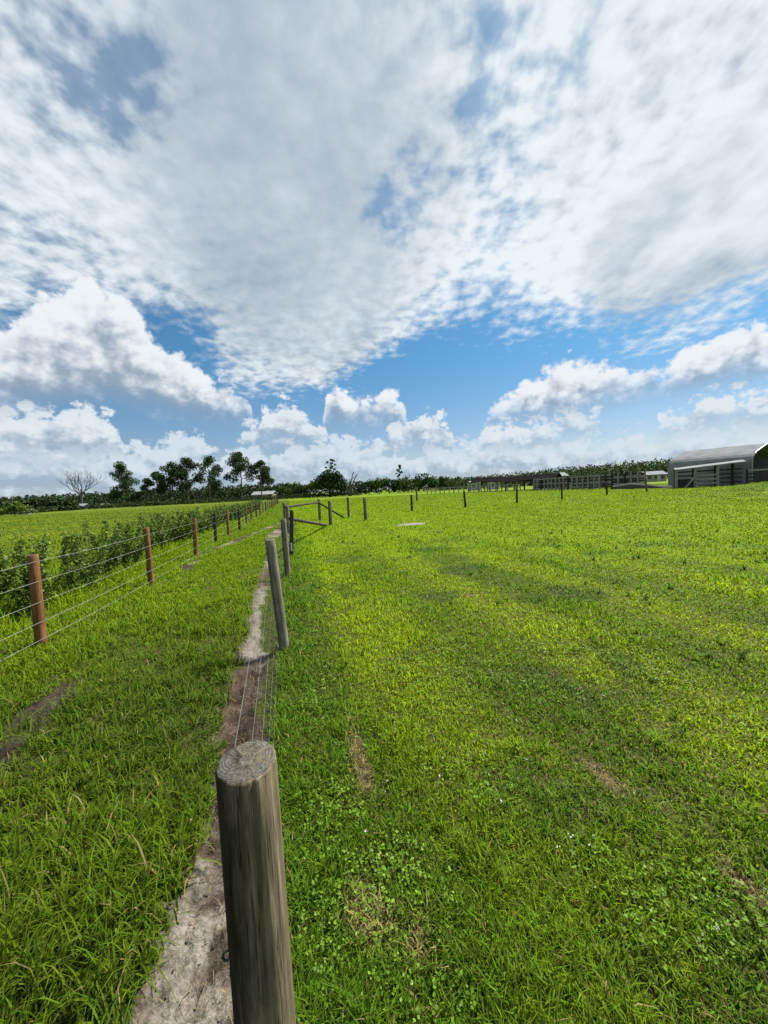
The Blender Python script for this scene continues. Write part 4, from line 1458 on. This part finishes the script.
# ------------------------------------------------------------------ far houses
def house(name, p, rz, lx, ly, eave, ridge, wall_m, roof_m, label, cat='house', windows=2):
    root = empty(name, p, label, cat, None, rz)
    o_ = 0.35
    MB().box(-lx / 2, lx / 2, -ly / 2, ly / 2, -0.2, eave).build('wall', wall_m, root)
    rf = MB()
    x0, x1, y0, y1 = -lx / 2 - o_, lx / 2 + o_, -ly / 2 - o_, ly / 2 + o_
    rf.add([(x0, y0, eave - 0.12), (x1, y0, eave - 0.12), (x1, 0, ridge), (x0, 0, ridge), (x0, y1, eave - 0.12), (x1, y1, eave - 0.12),
            (x0, y0, eave + 0.02), (x1, y0, eave + 0.02), (x1, 0, ridge + 0.15), (x0, 0, ridge + 0.15), (x0, y1, eave + 0.02), (x1, y1, eave + 0.02)],
           [(6, 7, 8, 9), (9, 8, 11, 10), (0, 3, 2, 1), (3, 4, 5, 2), (0, 1, 7, 6), (4, 10, 11, 5), (0, 6, 9, 3), (3, 9, 10, 4), (1, 2, 8, 7), (2, 5, 11, 8)])
    rf.build('roof', roof_m, root)
    for k in range(windows):
        cx = -lx / 2 + lx * (k + 0.5) / windows
        MB().box(cx - 0.5, cx + 0.5, -ly / 2 - 0.04, -ly / 2 + 0.02, 0.95, 1.95).build('window', M_GLASS, root)
    MB().box(-0.45 + lx * 0.12, 0.45 + lx * 0.12, -ly / 2 - 0.05, -ly / 2 + 0.02, 0.0, 2.0).build('door', M_WHITE if wall_m is not M_WHITE else M_CREAM, root)
    return root


house('farm_house', at(77, 132, -0.6), 0.1, 6.4, 4, 1.3, 2.5, M_CREAM, M_PALEROOF, 'low house with a pale roof under the leafless tree', 'house')
house('farm_shed', at(104, 140, -0.5), 0.1, 4.5, 3, 1.3, 2.0, M_CREAM, M_PALEROOF, 'low pale roofed shed left of the tall lone pine', 'shed', 1)
house('farm_shed', at(26, 90, -0.4), 0.1, 2.2, 2, 1.0, 1.5, M_CREAM, M_PALEROOF, 'little grey roofed shed beside the round shrub at the far left', 'shed', 1)
house('farm_house', at(265, 168), -0.1, 9.5, 6, 2.3, 3.6, M_CREAM, M_PALEROOF, 'long pale building behind the slim pine at the end of the lane', 'house', 4)
house('mobile_home', at(474, 128), 0.2, 3.4, 3, 2.6, 3.1, M_WHITE, M_PALEROOF, 'small white building left of the dark roofed pole shed', 'building', 2)
house('mobile_home', at(493, 132), 0.2, 3.4, 3, 2.6, 3.1, M_WHITE, M_PALEROOF, 'white building seen through the posts of the dark roofed pole shed', 'building', 2)
house('gable_shed', at(559, 96), 0.2, 2.6, 3, 3.0, 3.8, M_CREAM, M_PALEROOF, 'shed with a pale gable roof showing above the cattle pens', 'shed', 1)
house('farm_house', at(652, 125), -0.15, 6, 5, 2.4, 3.4, M_CREAM, M_PALEROOF, 'beige house just left of the big metal barn, against the woods', 'house', 3)


# ------------------------------------------------------------------ pens, pole shed, rail fence
def G(px, d):
    p = at(px, d)
    p.z = hz(p.x, p.y)
    return p


# rail fence
rf = empty('rail_fence', G(428, 97), 'pale weathered rail fence running to the pole shed across the far lawn', 'fence')
a_, b_ = G(427, 99), G(520, 80)
for k in range(19):
    p = a_.lerp(b_, k / 18) - rf.location
    MB().tube([(p.x, p.y, -0.2), (p.x, p.y, 1.6 + random.uniform(-0.1, 0.15))], [0.13, 0.11], 7).build('post', M_RAIL if k % 3 else M_RAILD, rf)
for z, w in ((1.45, 0.2), (0.85, 0.12)):
    MB().bar(a_ - rf.location + Vector((0, -0.15, z)), b_ - rf.location + Vector((0, -0.15, z)), 0.07, w).build('rail', M_RAIL, rf)

# pole shed
sh = empty('pole_shed', G(512, 84), 'long open pole shed with a sagging dark roof on thin posts', 'shed')
a_, b_ = G(470, 92), G(556, 80)
ux = (b_ - a_).normalized(); uy = Vector((-ux.y, ux.x, 0))
loc = sh.location
rf_ = MB()
nseg = 12
for side in (0, 1):
    for k in range(nseg):
        f0, f1 = k / nseg, (k + 1) / nseg
        p0, p1 = a_.lerp(b_, f0) - loc, a_.lerp(b_, f1) - loc
        za, zb = 2.35 + 0.18 * math.sin(f0 * 9), 2.35 + 0.18 * math.sin(f1 * 9)
        ra, rb = 3.5 + 0.15 * math.sin(f0 * 7 + 1), 3.5 + 0.15 * math.sin(f1 * 7 + 1)
        e0, e1 = (p0 - uy * 0.4, p1 - uy * 0.4) if side == 0 else (p0 + uy * 7.4, p1 + uy * 7.4)
        r0_, r1_ = p0 + uy * 3.5, p1 + uy * 3.5
        vs_ = [Vector((e0.x, e0.y, za)), Vector((e1.x, e1.y, zb)), Vector((r1_.x, r1_.y, rb)), Vector((r0_.x, r0_.y, ra))]
        lo_ = [v - Vector((0, 0, 0.10)) for v in vs_]
        rf_.add(vs_ + lo_, [(0, 1, 2, 3), (7, 6, 5, 4), (0, 4, 5, 1), (2, 6, 7, 3), (0, 3, 7, 4), (1, 5, 6, 2)])
rf_.build('roof', M_DARKROOF, sh)
for k in range(10):
    p = a_.lerp(b_, k / 9) - loc
    for q_, hh in ((p, 2.32), (p + uy * 7.0, 2.3)):
        MB().tube([(q_.x, q_.y, -0.2), (q_.x, q_.y, hh)], 0.11, 7).build('post', M_RAILD, sh)
p = a_.lerp(b_, 0.78) - loc
MB().bar((p.x, p.y, 0.0), (p.x + ux.x * 1.9, p.y + ux.y * 1.9, 2.0), 0.1, 0.14).build('brace', M_RAILD, sh)

# cattle pens
pen = empty('cattle_pen', G(590, 62), 'dark board cattle pens with many posts between the pole shed and the barn', 'pen')
loc = pen.location
RUNS = [((534, 77), (572, 67), 2.35, 7), ((572, 67), (612, 60), 2.4, 6), ((612, 60), (645, 54.5), 2.3, 6), ((545, 86), (640, 64), 2.6, 6), ((534, 77), (550, 92), 2.3, 6), ((590, 64), (604, 74), 2.3, 6)]
for ri, (A_, B_, hh, nr_) in enumerate(RUNS):
    a_, b_ = G(*A_), G(*B_)
    n = max(4, int((b_ - a_).length / 1.0))
    for k in range(n + (ri in (2, 3, 4, 5))):
        p = a_.lerp(b_, k / n) - loc
        z0 = p.z
        MB().tube([(p.x, p.y, z0 - 0.2), (p.x + random.uniform(-.04, .04), p.y, z0 + hh + random.uniform(-0.25, 0.3))], [0.15, 0.13], 7).build('post', M_RAIL if random.random() < 0.75 else M_RAILD, pen)
    for k in range(nr_):
        z = 0.3 + (hh - 0.4) * k / (nr_ - 1)
        d = (b_ - a_).normalized(); off = Vector((-d.y, d.x, 0)) * 0.15
        MB().bar(a_ - loc + off + Vector((0, 0, z + random.uniform(-0.04, 0.04))), b_ - loc + off + Vector((0, 0, z + random.uniform(-0.05, 0.05))), 0.05, 0.24).build('rail', M_RAIL if (k + ri) % 3 == 0 else M_RAILD, pen)
# dark spoil bank along the foot of the pens towards the barn
bk = MB()
pts = [G(612, 57), G(630, 54), G(648, 51.5), G(660, 49.5), G(671, 48)]
pr = [(-0.9, -0.1), (-0.45, 0.55), (0.0, 0.8), (0.5, 0.5), (1.0, -0.1)]
vv = []
for i, p in enumerate(pts):
    for (u, z) in pr:
        k = (0.7, 1.15, 0.8, 0.45, 0.4)[i]
        vv.append((p.x + u * 0.4, p.y + u * 1.2, p.z + (z * k if z > 0 else z) + random.uniform(-0.05, 0.05)))
ff = [(i * 5 + j, i * 5 + j + 1, (i + 1) * 5 + j + 1, (i + 1) * 5 + j) for i in range(4) for j in range(4)]
o = bk.add(vv, ff).build('spoil_bank', M_EARTH)
tag(o, kind='structure')

# ------------------------------------------------------------------ metal barn (axis frame: local x along the side wall to the far end, y across)
near_c, far_c = G(752, 43.5), G(668, 51.5)
axis = (far_c - near_c); LEN = axis.length + 0.0; ax_ = axis.normalized()
rz = math.atan2(ax_.y, ax_.x)
barn = empty('metal_barn', (near_c.x, near_c.y, 0.12), 'big grey metal barn with rounded eaves and an open dark front edged in pale trim', 'barn', None, rz)
WID, EAVE, RIDGE = 8.6, 3.65, 4.98
prof_ = [(0.0, -0.3), (0.0, EAVE - 0.95), (0.05, EAVE - 0.6), (0.22, EAVE - 0.28), (0.55, EAVE + 0.02), (1.1, EAVE + 0.28), (2.2, EAVE + 0.66), (3.4, EAVE + 1.06), (WID / 2, RIDGE)]
prof_ = prof_ + [(WID - u, z) for u, z in prof_[-2::-1]]
# local +y must point away from the camera side: across = right of the travel direction
SGN = -1


def shell(name, mat, i0, i1, x0, x1, th=0.06):
    m = MB()
    n = i1 - i0 + 1
    cx_, cz_ = WID / 2, 1.6
    out_, in_ = [], []
    for (u, z) in prof_[i0:i1 + 1]:
        d = Vector((u - cx_, z - cz_)).normalized() * th
        out_.append((u, z)); in_.append((u - d.x, z - d.y))
    vs_ = [(x0, SGN * u, z) for u, z in out_] + [(x1, SGN * u, z) for u, z in out_] + [(x0, SGN * u, z) for u, z in in_] + [(x1, SGN * u, z) for u, z in in_]
    fs_ = []
    for k in range(n - 1):
        fs_ += [(k, k + 1, n + k + 1, n + k), (2 * n + k, 3 * n + k, 3 * n + k + 1, 2 * n + k + 1), (k, 2 * n + k, 2 * n + k + 1, k + 1), (n + k, n + k + 1, 3 * n + k + 1, 3 * n + k)]
    fs_ += [(0, n, 3 * n, 2 * n), (n - 1, 3 * n - 1, 4 * n - 1, 2 * n - 1)]
    return m.add(vs_, fs_).build(name, mat, barn, smooth=False)


LT = LEN
shell('side_wall', M_SHEET, 0, 1, 0.02, LT)
NP = len(prof_)
shell('roof', M_SHEETROOF, 1, NP - 2, 0.02, LT)
shell('side_wall', M_SHEET, NP - 2, NP - 1, 0.02, LT)
# far end wall, just inside
m = MB()
inn = [(u + (0.08 if u < WID / 2 else -0.08), z - 0.09) for u, z in prof_]
vs_ = [(LT - 0.2, SGN * u, z) for u, z in inn] + [(LT - 0.12, SGN * u, z) for u, z in inn]
k = len(inn)
m.add(vs_, [tuple(range(k)), tuple(range(2 * k - 1, k - 1, -1))] + [(i, (i + 1) % k, k + (i + 1) % k, k + i) for i in range(k)])
m.build('end_wall', M_SHEET, barn)
# pale trims round both ends and along the eave
for x0 in (-0.06,):
    m = MB()
    cen = Vector((WID / 2, 1.6))
    pp_ = []
    for (u, z) in prof_:
        d = (Vector((u, z)) - cen).normalized() * 0.05
        pp_.append(Vector((x0 + 0.03, SGN * (u + d.x), z + d.y)))
    m.tube(pp_, 0.08, 6)
    m.build('trim', M_TRIM, barn)
for i in range(5):   # inside hoops
    xx = 1.2 + i * (LT - 2) / 4
    m = MB()
    m.tube([Vector((xx, SGN * (WID / 2 + (u - WID / 2) * 0.975), z - 0.06)) for u, z in prof_], 0.04, 5)
    m.build('hoop', M_TRIM, barn)

MB().box(-1.5, LT - 0.3, -WID + 0.3, -0.3, -0.2, 0.06).build('floor', M_EARTH, barn)  # dark slab added to cut light bouncing into the barn

# lean-to in front of the barn
la, lb = G(675, 46.3), G(746, 42.8)
lean_ = empty('lean_to', ((la + lb) / 2), 'open lean-to pen with a thin pale sloping roof and grey posts before the barn wall', 'shelter')
loc = lean_.location
d = (lb - la).normalized(); nrm = Vector((-d.y, d.x, 0))
if nrm.y < 0: nrm = -nrm
fa, fb = la - loc, lb - loc
za, zb = 2.35, 2.85
rt_ = [fa - nrm * 0.2 + Vector((0, 0, za)), fb - nrm * 0.2 + Vector((0, 0, zb)), fb + nrm * 1.5 + Vector((0, 0, zb + 0.22)), fa + nrm * 1.5 + Vector((0, 0, za + 0.22))]
MB().add(rt_ + [v - Vector((0, 0, 0.09)) for v in rt_], [(0, 1, 2, 3), (7, 6, 5, 4), (0, 4, 5, 1), (1, 5, 6, 2), (2, 6, 7, 3), (3, 7, 4, 0)]).build('roof', M_PALEROOF, lean_)
for k, f in enumerate((0.02, 0.3, 0.62, 0.86)):
    p = fa.lerp(fb, f)
    zt = za + (zb - za) * f - 0.1
    for q_ in ((p, p + nrm * 1.3) if f < 0.85 else (p + nrm * 1.3,)):
        MB().bar((q_.x, q_.y, -0.3), (q_.x, q_.y, zt + (0.15 if q_ is not p else 0)), 0.2, 0.2, (0, 1, 0)).build('post', M_RAIL if q_ is p else M_RAILD, lean_)
for z in (0.5, 1.0, 1.5):
    p0, p1 = fa.lerp(fb, 0.31), fa.lerp(fb, 0.61)
    MB().bar(p0 - nrm * 0.14 + Vector((0, 0, z)), p1 - nrm * 0.14 + Vector((0, 0, z)), 0.05, 0.2).build('rail', M_RAIL, lean_)
for z in (0.5, 1.0, 1.5, 2.0):
    p0, p1 = fa.lerp(fb, 0.0), fb
    MB().bar(p0 + nrm * 1.44 + Vector((0, 0, z)), p1 + nrm * 1.44 + Vector((0, 0, z)), 0.05, 0.16).build('rail', M_RAILD, lean_)
p0, p1 = fa.lerp(fb, 0.14) - nrm * 0.2, fa.lerp(fb, 0.29) - nrm * 0.2
MB().bar(p0 + Vector((0, 0, -0.05)), p1 + Vector((0, 0, 1.35)), 0.08, 0.2).build('brace', M_RAIL, lean_)
p0, p1 = fa.lerp(fb, 0.03), fa.lerp(fb, 0.28)
MB().bar(p0 + nrm * 0.9 + Vector((0, 0, 0.5)), p1 + nrm * 0.9 + Vector((0, 0, 0.5)), 0.1, 1.2).build('panel', M_RAILD, lean_)

# board fence across the barn front
bf = empty('board_fence', G(748, 42), 'dark four board fence across the open barn front at the right edge', 'fence')
loc = bf.location
a_, b_ = G(747, 41.8) - loc, G(822, 38.5) - loc
for k in range(6):
    p = a_.lerp(b_, k / 5)
    zg = hz(p.x + loc.x, p.y + loc.y) - loc.z
    MB().bar((p.x, p.y, zg - 0.3), (p.x, p.y, zg + 1.9), 0.16, 0.16, (0, 1, 0)).build('post', M_RAILD, bf)
for z in (0.55, 0.95, 1.35, 1.75):
    MB().bar(a_ + Vector((0, -0.12, z)), b_ + Vector((0, -0.12, z)), 0.05, 0.18).build('rail', M_RAILD if z < 1.7 else M_RAIL, bf)
